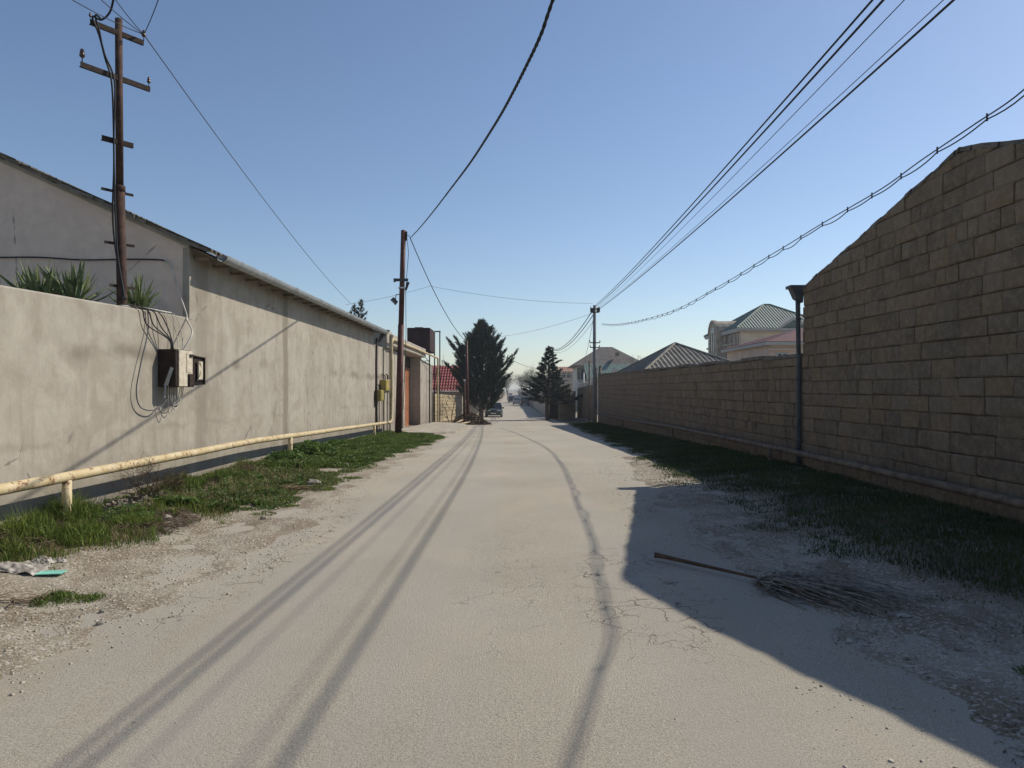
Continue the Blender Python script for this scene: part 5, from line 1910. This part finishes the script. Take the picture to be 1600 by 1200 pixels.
for yy_ in np.arange(Ym+.4, Ym+9, 1.5):
    mb = MB()
    mb.bbox(mx0-.38, mx0-.252, yy_, yy_+.3, 2.6, ezm-.5, .02)
    obj('pilaster', mb, M['facade'], t)
mb = MB()
mb.box(mx0-.42, mx0-.255, Ym+.1, Ym+9.3, Zp(536, Ym)-.08, Zp(536, Ym)+.08)
obj('string_course', mb, M['facade'], t)
for yy_, arch in ((Ym+1.3, False), (Ym+7.8, False), (Ym+2.8, False)):
    window(t, yy_, mx0-.25, Zp(527, Ym), .8, 1.3, face='x', frame='facade')
    window(t, yy_, mx0-.25, Zp(552, Ym), .8, 1.2, face='x', frame='facade', arch=True)
# barrel-topped bay
mb = MB()
k = 12
yc = Ym+5.4
pts = [(yc+1.3*math.cos(math.pi*i/k), ezm-.1+1.25*math.sin(math.pi*i/k)) for i in range(k+1)]
pts = [(yc+1.3, 0)] + pts + [(yc-1.3, 0)]
mb.prism([(mx0-.9, a_, b_) for a_, b_ in pts], (3.0, 0, 0))
obj('arched_bay', mb, M['facade'], t)
window(t, yc, mx0-.9, ezm-1.1, 1.3, 2.0, face='x', frame='facade', arch=True)
mb = MB()
pts = [(yc+1.38*math.cos(math.pi*i/k), ezm-.1+1.33*math.sin(math.pi*i/k)) for i in range(k+1)] + [(yc+1.22*math.cos(math.pi*i/k), ezm-.1+1.17*math.sin(math.pi*i/k)) for i in range(k, -1, -1)]
mb.prism([(mx0-1.0, a_, b_) for a_, b_ in pts], (.3, 0, 0))
obj('arch_moulding', mb, M['facade'], t)
# small white gables on the roof
for (cx_, cy_, s_) in ((Xp(1241, Ym-.5), Ym-.5, 1.0),):
    mb = MB()
    zb_, zt_ = Zp(513, Ym), Zp(495, Ym)
    mb.prism([(cx_-1.4*s_, cy_, zb_), (cx_, cy_, zt_), (cx_+1.4*s_, cy_, zb_), (cx_+1.1*s_, cy_, zb_), (cx_, cy_, zt_-.3), (cx_-1.1*s_, cy_, zb_)], (0, 1.6, 0))
    obj('dormer_gable', mb, M['trim'], t)
    mb = MB()
    mb.prism([(cx_-1.08*s_, cy_+.1, zb_), (cx_, cy_+.1, zt_-.33), (cx_+1.08*s_, cy_+.1, zb_)], (0, 1.2, 0))
    obj('dormer_face', mb, M['roofgreen'], t)
mb = MB()
mb.tube([(mx0-.1, Ym-.08, ezm-.3), (mx0-.1, Ym-.08, -1)], .05, 6)
obj('downpipe', mb, M['trim'], t)

# peach house with maroon roof
Yp = 40.0
t = thing('peach_house', (18, 44, -.6), 'peach rendered house with maroon roof partly hidden by the tall stone building', 'house')
px0 = Xp(1203, Yp)
ezp = Zp(534, Yp)
wall_box(t, px0, px0+7, Yp, Yp+8, -1.2, ezp-.02, 'housepink')
hip_roof(t, px0, px0+7, Yp, Yp+8, ezp, ezp+1.15, 'roofmaroon', hip=4.4, ov=.35, period=.3, amp=.006)
mb = MB()
mb.box(px0-.12, px0+7, Yp-.12, Yp-.002, ezp-.5, ezp-.38)
obj('cornice', mb, M['housepink'], t)
window(t, Xp(1222, Yp), Yp, Zp(560, Yp), .5, .5)
# red-brick house far right of the conifer
Yk = 118
t = thing('red_house', (9.5, 122, -1.7), 'distant brownish house with pale arches behind the pointed conifer', 'house')
wall_box(t, Xp(876, Yk), Xp(902, Yk), Yk, Yk+7, -2.2, Zp(580, Yk), 'facade')
mb = MB()
corrugated(mb, (Xp(874, Yk), Yk+4, Zp(572, Yk)), (Xp(904, Yk)-Xp(874, Yk), 0, 0), (0, -4.4, -(Zp(572, Yk)-Zp(580, Yk))), .4, .04, (0, -.3, 1), ns=4)
obj('roof', mb, M['brickred'], t)
for px in (881, 889, 897):
    window(t, Xp(px, Yk), Yk, Zp(588, Yk), .55, .5, arch=True)
# red-roofed house on the left behind the stone wall
Yr = 62
t = thing('red_roof_house', (-7, 65, -1.2), 'low house with crimson ribbed roof behind the yellow stone wall', 'house')
rx0, rx1 = Xp(672, Yr), Xp(722, Yr)
wall_box(t, rx0-2, rx1, Yr, Yr+7, -2, Zp(612, Yr), 'facade')
mb = MB()
za_, zb_ = Zp(571, Yr+3), Zp(611, Yr)
for s_ in range(9):
    a_ = s_/9; b_ = (s_+1)/9
    y_a, y_b = Yr+3.2-3.7*a_, Yr+3.2-3.7*b_
    z_a, z_b = za_+(zb_-za_)*a_, za_+(zb_-za_)*b_
    corrugated(mb, (rx0-2.3, y_a, z_a), (rx1-rx0+2.6, 0, 0), (0, y_b-y_a, z_b-z_a), .24, .035, (0, -.5, 1), ns=4, drop=.05)
corrugated(mb, (rx0-2.3, Yr+3.2, za_), (rx1-rx0+2.6, 0, 0), (0, 4.2, zb_-za_), .24, .035, (0, .5, 1), ns=4)
obj('roof', mb, M['roofred'], t)
mb = MB()
mb.tube([P(691, 571, Yr+3), P(691, 562, Yr+3)], .03, 5)
mb.tube([P(693, 571, Yr+3), P(693, 554, Yr+3)], .012, 5)
mb.tube([P(689, 565, Yr+3), P(693, 563, Yr+3)], .012, 5)
obj('antenna', mb, M['rust_dark'], t)

# ------------------------------------------------------------ cars
def car(name, loc, L, W, Hh, paint, label, front=True, suv=False, heading=0):
    """built facing -Y (towards the camera) at the origin, then placed"""
    t = thing(name, (0, 0, 0), label, 'car', 'cars parked along the street')
    hw = W/2
    bh = .62*Hh if not suv else .6*Hh
    def ring(y, w0, w1, zlo, zhi, sh=None):
        return [(-w0, y, zlo), (-w1, y, (zlo+zhi)/2), (-w1*.94, y, zhi), (w1*.94, y, zhi), (w1, y, (zlo+zhi)/2), (w0, y, zlo)]
    prof = [(0, .80, .88, .30, .50), (.03, .9, .95, .22, .58), (.12, .95, .99, .2, .63), (.30, .97, 1, .2, .68), (.5, .97, 1, .2, .69), (.75, .97, 1, .2, .70), (.93, .94, .98, .22, .68), (.985, .88, .93, .28, .62), (1, .8, .86, .34, .52)]
    mb = MB()
    rings = []
    for (u, a, b, zl_, zh_) in prof:
        f = (bh/.62)/1.0
        rings.append(ring(-L/2+L*u, hw*a, hw*b, zl_*1.0, zh_/.69*bh))
    for rg_ in rings: mb.v.extend(rg_)
    for i in range(len(rings)-1):
        for k in range(6):
            a = i*6+k; b = i*6+(k+1) % 6
            mb.f.append((a, a+6, b+6, b))
    mb.f.append(tuple(range(6)))
    n0 = (len(rings)-1)*6
    mb.f.append(tuple(range(n0+5, n0-1, -1)))
    body = obj('body', mb, M[paint], t, smooth=False)
    # cabin
    u0, u1, u2, u3 = (.26, .38, .72, .86) if not suv else (.22, .32, .93, .985)
    zb, zt_ = bh-.01, Hh
    y0_, y1_, y2_, y3_ = [-L/2+L*u for u in (u0, u1, u2, u3)]
    wb, wt = hw*.93, hw*.74
    mb = MB()
    mb.add([(-wb, y0_, zb), (wb, y0_, zb), (wt, y1_, zt_-.04), (-wt, y1_, zt_-.04), (-wt, y2_, zt_-.03), (wt, y2_, zt_-.03), (-wb, y3_, zb), (wb, y3_, zb)],
           [(0,1,2,3), (6,4,5,7), (0,3,4,6), (1,7,5,2)])
    obj('windows', mb, M['glass'], t)
    mb = MB()
    mb.bbox(-wt-.02, wt+.02, y1_-.02, y2_+.02, zt_-.05, zt_, .02)
    for s_ in (-1, 1):
        for (p, q) in (((s_*wb, y0_, zb), (s_*wt, y1_, zt_-.03)), ((s_*wb, y3_, zb), (s_*wt, y2_, zt_-.03)), ((s_*wb*1.0, (y1_+y2_)/2, zb), (s_*wt*1.01, (y1_+y2_)/2, zt_-.03))):
            mb.tube([p, q], .035, 5)
    obj('roof', mb, M[paint], t)
    r_ = .31 if not suv else .36
    for sx in (-1, 1):
        for u in (.19, .80):
            yy_ = -L/2+L*u
            mb = MB()
            mb.tube([(sx*(hw-.20), yy_, r_), (sx*(hw-.01), yy_, r_)], r_, 16)
            w_ = obj('wheel', mb, M['rubber'], t, smooth=False)
            mb = MB()
            mb.tube([(sx*(hw-.02), yy_, r_), (sx*(hw+.005), yy_, r_)], r_*.6, 12)
            obj('rim', mb, M['chrome'], w_)
    yf = -L/2
    zf = bh*.78
    for s_ in (-1, 1):
        mb = MB()
        mb.bbox(s_*hw*.62-.19, s_*hw*.62+.19, yf+.0, yf+.10, zf-.09, zf+.06, .02)
        obj('headlight', mb, M['lamp'], t)
        mb = MB()
        mb.bbox(s_*hw*.72-.14, s_*hw*.72+.14, -yf-.09, -yf+.01, zf-.06, zf+.12, .02)
        obj('tail_light', mb, M['tail'], t)
        mb = MB()
        mb.bbox(s_*(hw+.09)-.08, s_*(hw+.09)+.08, y0_+.25, y0_+.36, zb-.02, zb+.12, .02)
        obj('mirror', mb, M['rubber'], t)
    mb = MB()
    mb.bbox(-hw*.36, hw*.36, yf-.005, yf+.08, zf-.09, zf+.05, .01)
    for k in range(4): mb.box(-hw*.34, hw*.34, yf-.012, yf-.006, zf-.07+.03*k, zf-.06+.03*k)
    obj('grille', mb, M['rubber'], t)
    mb = MB()
    mb.bbox(-hw*.93, hw*.93, yf-.07, yf+.10, .30, .44, .03)
    obj('front_bumper', mb, M[paint], t)
    mb = MB()
    mb.bbox(-hw*.93, hw*.93, -yf-.10, -yf+.07, .32, .48, .03)
    obj('rear_bumper', mb, M[paint], t)
    for yy_ in (yf-.085, -yf+.085):
        mb = MB()
        mb.box(-.26, .26, yy_-.008, yy_+.008, .36, .47)
        obj('number_plate', mb, M['plate'], t)
    t.location = Vector(loc)
    t.rotation_euler = (0, 0, heading)
    return t
def cz(px, Y): return (Xp(px, Y), Y, float(gz(Y)) + .005)
car('parked_car', cz(772, 72), 4.5, 1.72, 1.42, 'carpaint', 'dark grey-green sedan parked facing the camera under the big pine')
car('parked_car', cz(820, 143), 4.3, 1.8, 1.75, 'carblack', 'black off-roader parked on the right, rear to the camera', suv=True, heading=math.pi)
car('parked_car', cz(807.5, 152), 4.3, 1.7, 1.5, 'carsilver', 'grey car parked beside the black off-roader', heading=math.pi)
car('parked_car', cz(799.5, 175), 4.3, 1.75, 1.7, 'carblack', 'dark hatchback farther along, left of the grey car', suv=True, heading=math.pi)
car('parked_car', cz(797.5, 260), 4.3, 1.75, 1.5, 'carwhite', 'tiny white car at the far end of the street')

# ------------------------------------------------------------ things lying on the ground
def rock(loc, r_, label, m='stone', seed=0, flat=.6, grp='loose rocks by the road edges'):
    mb = MB()
    r = random.Random(seed)
    nu, nv_ = 9, 6
    vs = [(0, 0, -r_*flat)]
    for j in range(1, nv_):
        th = math.pi*j/nv_
        for i in range(nu):
            ph = 2*math.pi*i/nu
            d = Vector((math.sin(th)*math.cos(ph), math.sin(th)*math.sin(ph), -math.cos(th)))
            k = r_*(1+.35*noise.noise(d*1.7+Vector((seed*3.1, 0, 0)))+.12*r.uniform(-1, 1))
            vs.append((d.x*k, d.y*k*.8, d.z*k*flat))
    vs.append((0, 0, r_*flat))
    fs = [(0, 1+(i+1) % nu, 1+i) for i in range(nu)]
    for j in range(nv_-2):
        for i in range(nu):
            a = 1+j*nu+i; b = 1+j*nu+(i+1) % nu
            fs.append((a, b, b+nu, a+nu))
    last = len(vs)-1
    fs += [(last, 1+(nv_-2)*nu+i, 1+(nv_-2)*nu+(i+1) % nu) for i in range(nu)]
    g = max(float(H(loc[0], loc[1])), float(roadz(loc[0], loc[1])))
    mb.add([(v[0]+loc[0], v[1]+loc[1], v[2]+g+r_*flat*.45) for v in vs], fs)
    o = obj('rock', mb, M[m], None, origin=(loc[0], loc[1], g))
    return tag(o, label, 'rock', grp)
def gp(px, py, z=0.0):
    """ground point under a pixel of the near flat ground"""
    Y = FPX*(EYE-z)/(py-HOR)
    return (Xp(px, Y), Y)
rock(gp(155, 976), .030, 'brown stone on the left shoulder edge, nearest to the asphalt', seed=1)
rock(gp(160, 957), .026, 'small brown stone just behind the nearest shoulder stone', seed=2)
rock(gp(490, 752, .1), .13, 'pale rounded rock in the grass beside the dead palm leaves', seed=3)
rock(gp(412, 813), .05, 'white stone at the grass edge left of the road', 'gravel', seed=4)
rock(gp(262, 810, .1), .06, 'pale stone half in the grass below the rubble', 'gravel', seed=5)
rock(gp(205, 962), .012, 'tiny stone on the shoulder dust', seed=6)
rock(gp(1008, 667), .10, 'pale rock in the shaded grass far along the right wall', seed=7)
rock(gp(337, 790, .1), .07, 'light chunk at the outer edge of the grass strip', 'gravel', seed=8)

# crumpled bags
def crumpled(name, c, w, d, h, m, label, cat, seed=0, nx=34):
    rg = random.Random(seed)
    mb = MB()
    vs = []
    for j in range(nx+1):
        for i in range(nx+1):
            u, v = i/nx*2-1, j/nx*2-1
            e = max(0, 1-abs(u)**2.6-abs(v)**2.6*.9)
            n1 = noise.fractal(Vector((u*2.2+seed*5, v*2.2, seed)), .8, 2.2, 4)
            rdg = 1-abs(noise.noise(Vector((u*3.1, v*3.1+seed*7, 4))))*2
            x = c[0]+u*w/2*(1+.12*n1); y = c[1]+v*d/2*(1+.15*n1)
            g = float(H(x, y))
            z = g+.004 + h*e**.6*(.45+.5*n1+.35*rdg)*(1 if e > 0 else 0)
            vs.append((x, y, max(g+.003, z)))
    fs = [(j*(nx+1)+i, j*(nx+1)+i+1, (j+1)*(nx+1)+i+1, (j+1)*(nx+1)+i) for j in range(nx) for i in range(nx)]
    # drop the corners so that the outline is uneven
    keep = []
    for f in fs:
        i = f[0] % (nx+1); j = f[0]//(nx+1)
        u, v = (i+.5)/nx*2-1, (j+.5)/nx*2-1
        if u*u+v*v < 1.1 + .5*noise.noise(Vector((u*3, v*3, seed*2.))): keep.append(f)
    mb.add(vs, keep)
    o = obj(name, mb, m, None, origin=(c[0], c[1], float(H(c[0], c[1]))), smooth=True)
    return tag(o, label, cat)
crumpled('plastic_bag', gp(30, 903), .45, .30, .055, M['bag'], 'crumpled dirty white plastic bag at the left edge of the verge', 'plastic bag', 1)
crumpled('plastic_bag', gp(-25, 905), .4, .34, .05, M['bag'], 'grey-white bag half outside the left of the view', 'plastic bag', 2)
crumpled('plastic_bag', gp(64, 893), .22, .18, .05, M['bag'], 'thin torn bag piece behind the turquoise tray', 'plastic bag', 3)
crumpled('paper_scrap', gp(92, 889), .13, .10, .03, M['bag'], 'small curled white scrap beside the tall grass', 'litter', 4)
c = gp(80, 906)
t = thing('foam_tray', (c[0], c[1], float(H(*c))), 'flat turquoise foam tray lying beside the white bag', 'tray')
g = float(H(*c))+.012
mb = MB()
a0 = math.radians(8)
def rot(x, y): return (c[0]+x*math.cos(a0)-y*math.sin(a0), c[1]+x*math.sin(a0)+y*math.cos(a0))
def ringz(w, d, z): return [(*rot(sx*w/2, sy*d/2), z) for sx, sy in ((-1,-1),(1,-1),(1,1),(-1,1))]
vs = ringz(.20, .12, g+.006) + ringz(.16, .085, g) + ringz(.16, .085, g-.006) + ringz(.20, .12, g)
fs = [(4,5,6,7)] + [(k, (k+1) % 4, 4+(k+1) % 4, 4+k) for k in range(4)] + [(12+k, 12+(k+1) % 4, (k+1) % 4, k) for k in range(4)]
mb.add(vs, fs)
obj('tray', mb, M['teal'], t)
# rubble of dead leaves and rubbish by the left wall
rc = gp(225, 782, .1)
rc = (-4.75, 8.9)
heap('dry_leaf_heap', (rc[0], rc[1], 0), .33, .85, .12, 900, .16, 'heap of grey dead leaves and paper against the plastered wall', M['frond'], 7, 'leaf litter', w=.035)
for k in range(5):
    crumpled('paper_scrap', (rc[0]+[-.1,.12,.0,.2,-.15][k], rc[1]+[-.3,0,.35,.5,.7][k]), .22, .2, .07, M['bag'],
             ['crumpled paper lying nearest in the dead leaf heap', 'crumpled pale paper on the road side of the leaf heap', 'crumpled paper in the middle of the leaf heap', 'wrinkled paper at the outer end of the leaf heap', 'wrinkled paper far back in the leaf heap at the wall'][k], 'litter', 10+k, nx=12)
def strands(name, c, n, L, spread, ang, label, m, w=.014, seed=1, h=.05, cat='palm leaf'):
    r = random.Random(seed)
    mb = MB()
    for k in range(n):
        a = ang + r.gauss(0, spread)
        p = Vector((c[0]+r.gauss(0, .06), c[1]+r.gauss(0, .04), 0))
        pts = []
        cur = r.gauss(0, .25)
        l_ = L*r.uniform(.4, 1.1)
        hh = r.uniform(.0, h)
        for i in range(7):
            u = i/6
            q = p + Vector((math.cos(a+cur*u)*l_*u, math.sin(a+cur*u)*l_*u, 0))
            q.z = max(float(H(q.x, q.y)), float(roadz(q.x, q.y))) + .006 + hh*math.sin(math.pi*min(1, u*.9+.08)) + r.uniform(0, .006)
            pts.append(q)
        ww = w*r.uniform(.6, 1.4)
        for i in range(6):
            s0, s1 = ww*(1-.8*(i/6)**2), ww*(1-.8*((i+1)/6)**2)
            d = (pts[i+1]-pts[i])
            sd = Vector((-d.y, d.x, 0)).normalized()
            u_ = Vector((0, 0, ww*.35))
            mb.add([pts[i]-sd*s0/2, pts[i]+u_, pts[i]+sd*s0/2, pts[i+1]-sd*s1/2, pts[i+1]+u_*.8, pts[i+1]+sd*s1/2], [(0,1,4,3), (1,2,5,4)])
    o = obj(name, mb, m, None, origin=(c[0], c[1], float(H(*c[:2]))))
    return tag(o, label, cat, kind='stuff')
strands('dead_palm_leaf', gp(418, 757, .1), 34, .8, .28, math.radians(15), 'pale dead palm leaf lying in the left verge grass', M['grass_dry'], w=.03, seed=4)
strands('dead_stalks', (-4.15, 7.75), 22, .55, .8, math.radians(10), 'dark dead stalks fallen across the verge below the leaf heap', M['twig'], w=.014, seed=5, cat='stalks')
strands('dead_stalks', gp(20, 945), 14, .3, .5, math.radians(20), 'few dark twigs at the left picture edge below the bag', M['twig'], w=.014, seed=6, cat='stalks')

heap('dead_plants', (-4.75, 6.6, 0), .45, 1.3, .14, 2600, .2, 'brown tangle of dead plants in the left corner grass', M['twig'], 8, 'dead plants', w=.006)
heap('dead_plants', (-4.1, 8.0, 0), .45, .8, .05, 1200, .22, 'grey-brown flattened dead growth in front of the leaf heap', M['twig'], 9, 'dead plants', w=.007)
heap('dead_plants', (-4.7, 11.6, 0), .4, 1.2, .07, 1200, .2, 'dusty dead growth in the grass below the second shrub', M['twig'], 10, 'dead plants', w=.007)
# dried frond across the right shadow
S0, S1, S2 = gp(1028, 876), gp(1185, 912), gp(1390, 953)
t = thing('palm_frond', (S1[0], S1[1], .01), 'fallen dried palm frond with long brown stem lying in the building shadow', 'palm frond')
mb = MB()
A = Vector((S0[0], S0[1], .05)); B = Vector((S1[0], S1[1], .045))
path = [A.lerp(B, k/8) + Vector((0, .004*math.sin(math.pi*k/8), 0)) for k in range(9)]
path = [path[0]+Vector((-.03, .01, .0))] + path
rs = [.028, .025] + list(np.linspace(.020, .010, 8))
mb.tube(path, rs, 6)
obj('stem', mb, M['frondstem'], t)
lf = MB()
r = random.Random(12)
dirv = (Vector((S2[0], S2[1], 0)) - Vector((S1[0], S1[1], 0)))
for k in range(190):
    a0 = math.atan2(dirv.y, dirv.x)
    fold = r.random() < .22
    a = a0 + r.gauss(0, .17)
    L_ = dirv.length*r.uniform(.45, 1.12)
    p0 = Vector((S1[0]+r.uniform(-.02, .12), S1[1]+r.gauss(0, .03), 0))
    off = r.gauss(0, .13)
    pts = []
    hh = r.uniform(.0, .10)
    w_ = r.uniform(.005, .015)
    wob = r.uniform(-.35, .35)
    N_ = 9
    for i in range(N_):
        u = i/(N_-1)
        bend = off*math.sin(min(1, u*1.6)*math.pi/2)
        s_ = u
        if fold:
            s_ = u*.5 if u < .5 else .25 - (u-.5)*.2
            bend = off*1.4*u - .05
        q = p0 + Vector((math.cos(a), math.sin(a), 0))*L_*s_ + Vector((-math.sin(a0), math.cos(a0), 0))*(bend + .03*math.sin(wob*8+u*5))
        q.z = max(float(roadz(q.x, q.y)), float(H(q.x, q.y))) + .008 + hh*math.sin(math.pi*min(1, u*.85+.12))
        pts.append(q)
    for i in range(N_-1):
        s0, s1 = w_*(1-.75*(i/(N_-1))**2), w_*(1-.75*((i+1)/(N_-1))**2)
        d = pts[i+1]-pts[i]
        sd = Vector((-d.y, d.x, 0))
        sd = sd.normalized() if sd.length > 1e-6 else Vector((1, 0, 0))
        u_ = Vector((0, 0, w_*.5))
        lf.add([pts[i]-sd*s0, pts[i]+u_, pts[i]+sd*s0, pts[i+1]-sd*s1, pts[i+1]+u_, pts[i+1]+sd*s1], [(0,1,4,3), (1,2,5,4)])
obj('leaflets', lf, M['frond'], t, kind='stuff')
rg = np.random.default_rng(44)
n = 7000
Y = 2.6 + 15*rg.uniform(0, 1, n)**1.6
X = Redge(Y) + .0 + 1.5*rg.uniform(0, 1, n)
ok = vfbm(X, Y, 1.1, 3, 97) > rg.uniform(-.5, .5, n)
X, Y = X[ok], Y[ok]; n = len(X)
a = rg.uniform(0, 2*np.pi, n); L_ = rg.uniform(.004, .026, n)*(1+Y*.04); w_ = rg.uniform(.002, .006, n)
Z = np.maximum(H(X, Y), roadz(X, Y)) + .004
dx, dy = np.cos(a)*L_, np.sin(a)*L_
sx, sy = -np.sin(a)*w_, np.cos(a)*w_
lift = rg.uniform(0, .005, n)
V = np.stack([np.stack([X-dx, Y-dy, Z], 1), np.stack([X-sx, Y-sy, Z+lift], 1), np.stack([X+dx, Y+dy, Z+lift*.3], 1), np.stack([X+sx, Y+sy, Z+lift*.6], 1)], 1).reshape(-1, 3)
tag(npobj('leaf_litter', V, np.arange(len(V)).reshape(-1, 4), M['twig'], kind='stuff'), 'dark dry bits littering the shaded dirt on the right', 'litter')
# bits in the shade
for i, (px, py, w, d, lb) in enumerate(((1412, 966, .10, .05, 'folded pale leaf scrap right of the palm frond tip'), (1330, 1002, .09, .02, 'thin pale stick-like scrap in the shade near the frond'), (1520, 1188, .05, .04, 'tiny white scrap at the sunlit edge bottom right'), (1037, 752, .12, .10, 'crumpled white scrap at the shadow tip on the right shoulder'), (1072, 738, .14, .06, 'flat pale scrap in the shaded grass edge'))):
    crumpled('paper_scrap', gp(px, py), w, d, .03, M['bag'], lb, 'litter', 30+i, nx=8)

# dry shrub by the wall
def twiggy(loc, h, n, label, seed=1, m='twig', spread=.7, r0=.007):
    loc = Vector(loc)
    t = thing('dry_shrub', loc, label, 'shrub', 'dry shrubs at the plastered wall')
    r = random.Random(seed)
    mb = MB()
    def grow(p, d, L, rr, lv):
        pts = [p]
        for i in range(3):
            d = (d + Vector((r.gauss(0, .22), r.gauss(0, .22), .03))).normalized()
            q = pts[-1] + d*L/3
            q.x = max(q.x, XL+.02)
            pts.append(q)
        mb.tube(pts, rr, 3, rr*.6, cap=False)
        if lv < 4:
            for k in range(3):
                nd = (d + Vector((r.gauss(0, spread), r.gauss(0, spread), r.gauss(.05, spread*.7)))).normalized()
                grow(pts[r.choice([1, 2, 3])], nd, L*r.uniform(.55, .8), rr*.62, lv+1)
    for k in range(n):
        grow(loc + Vector((r.gauss(0, .05), r.gauss(0, .05), -.02)), Vector((r.gauss(0, .35), r.gauss(0, .35), 1)).normalized(), h*.38, r0, 0)
    obj('branches', mb, M[m], t)
twiggy((XL+.45, 9.2, .08), .95, 7, 'dry brown shrub poking above the yellow pipe at the leaf heap', 1)
twiggy((XL+.3, 10.2, .08), .55, 9, 'low grey-brown shrub below the yellow pipe, right of the leaf heap', 2, spread=.8)
twiggy((XL+.3, 6.4, .08), .6, 9, 'reddish dry shrub low in the left corner under the pipe', 3, spread=.8)
twiggy((XL+.6, 12.4, .08), .35, 8, 'grey dusty low shrub at the foot of the wall before the second support', 4, spread=.9)

# leafy weed clumps at the wall
def weed(loc, rad, h, n, label, seed=1, leaf=.08):
    t = thing('weed', loc, label, 'plant', 'leafy weeds at the foot of the plastered wall')
    rg = np.random.default_rng(seed)
    a = rg.uniform(0, 2*np.pi, n); q = rad*np.sqrt(rg.uniform(0, 1, n))
    C = np.stack([loc[0]+q*np.cos(a), loc[1]+q*np.sin(a)*1.3, loc[2]+h*(1-(q/rad)**2*.7)*rg.uniform(.3, 1, n)], 1)
    C[:, 0] = np.maximum(C[:, 0], XL+.04)
    d1 = rg.normal(0, 1, (n, 3)); d1[:, 2] *= .4; d1 /= np.linalg.norm(d1, axis=1, keepdims=True)
    d2 = np.cross(d1, [0, 0, 1.]) ; d2 /= np.linalg.norm(d2, axis=1, keepdims=True)
    L = leaf*rg.uniform(.6, 1.3, (n, 1))
    up = np.array([0, 0, 1.])*L*.25
    V = np.stack([C, C+d1*L*.5+d2*L*.32+up, C+d1*L+up*.3, C+d1*L*.5-d2*L*.32+up], 1).reshape(-1, 3)
    npobj('foliage', V, np.arange(len(V)).reshape(-1, 4), M['weed'], t)
    mb = MB()
    for k in range(12):
        p = C[k]
        mb.tube([Vector((loc[0], loc[1], loc[2])), Vector(p)], .004, 3)
    obj('stems', mb, M['weed'], t)
weed((XL+.5, 16.6, .05), .55, .32, 900, 'big leafy dark weed right of the pipe support', 1, .10)
weed((XL+.45, 14.9, .05), .45, .25, 700, 'leafy dark weed just before the pipe support', 2, .09)
weed((XL+.4, 19.3, .0), .4, .2, 500, 'small leafy weed farther along the plastered wall', 3, .09)
weed((XL+.8, 8.1, .08), .3, .2, 450, 'leafy weed in the grass before the leaf heap', 4, .05)

# ------------------------------------------------------------ haze
HAZE = 0.0006
if HAZE > 0:
    mb = MB()
    mb.box(-900, 900, -40, 1600, -3.5, 14)
    n = N('thin_air_haze')
    n.t.nodes.remove(n.b)
    pv = n.t.nodes.new('ShaderNodeVolumePrincipled')
    pv.inputs['Color'].default_value = (.80, .87, .95, 1)
    pv.inputs['Density'].default_value = HAZE
    pv.inputs['Anisotropy'].default_value = .3
    n.t.links.new(pv.outputs[0], n.t.nodes['Material Output'].inputs['Volume'])
    h = obj('haze', mb, n.m, None, kind='stuff')
    tag(h, 'thin pale haze filling the street', 'haze')
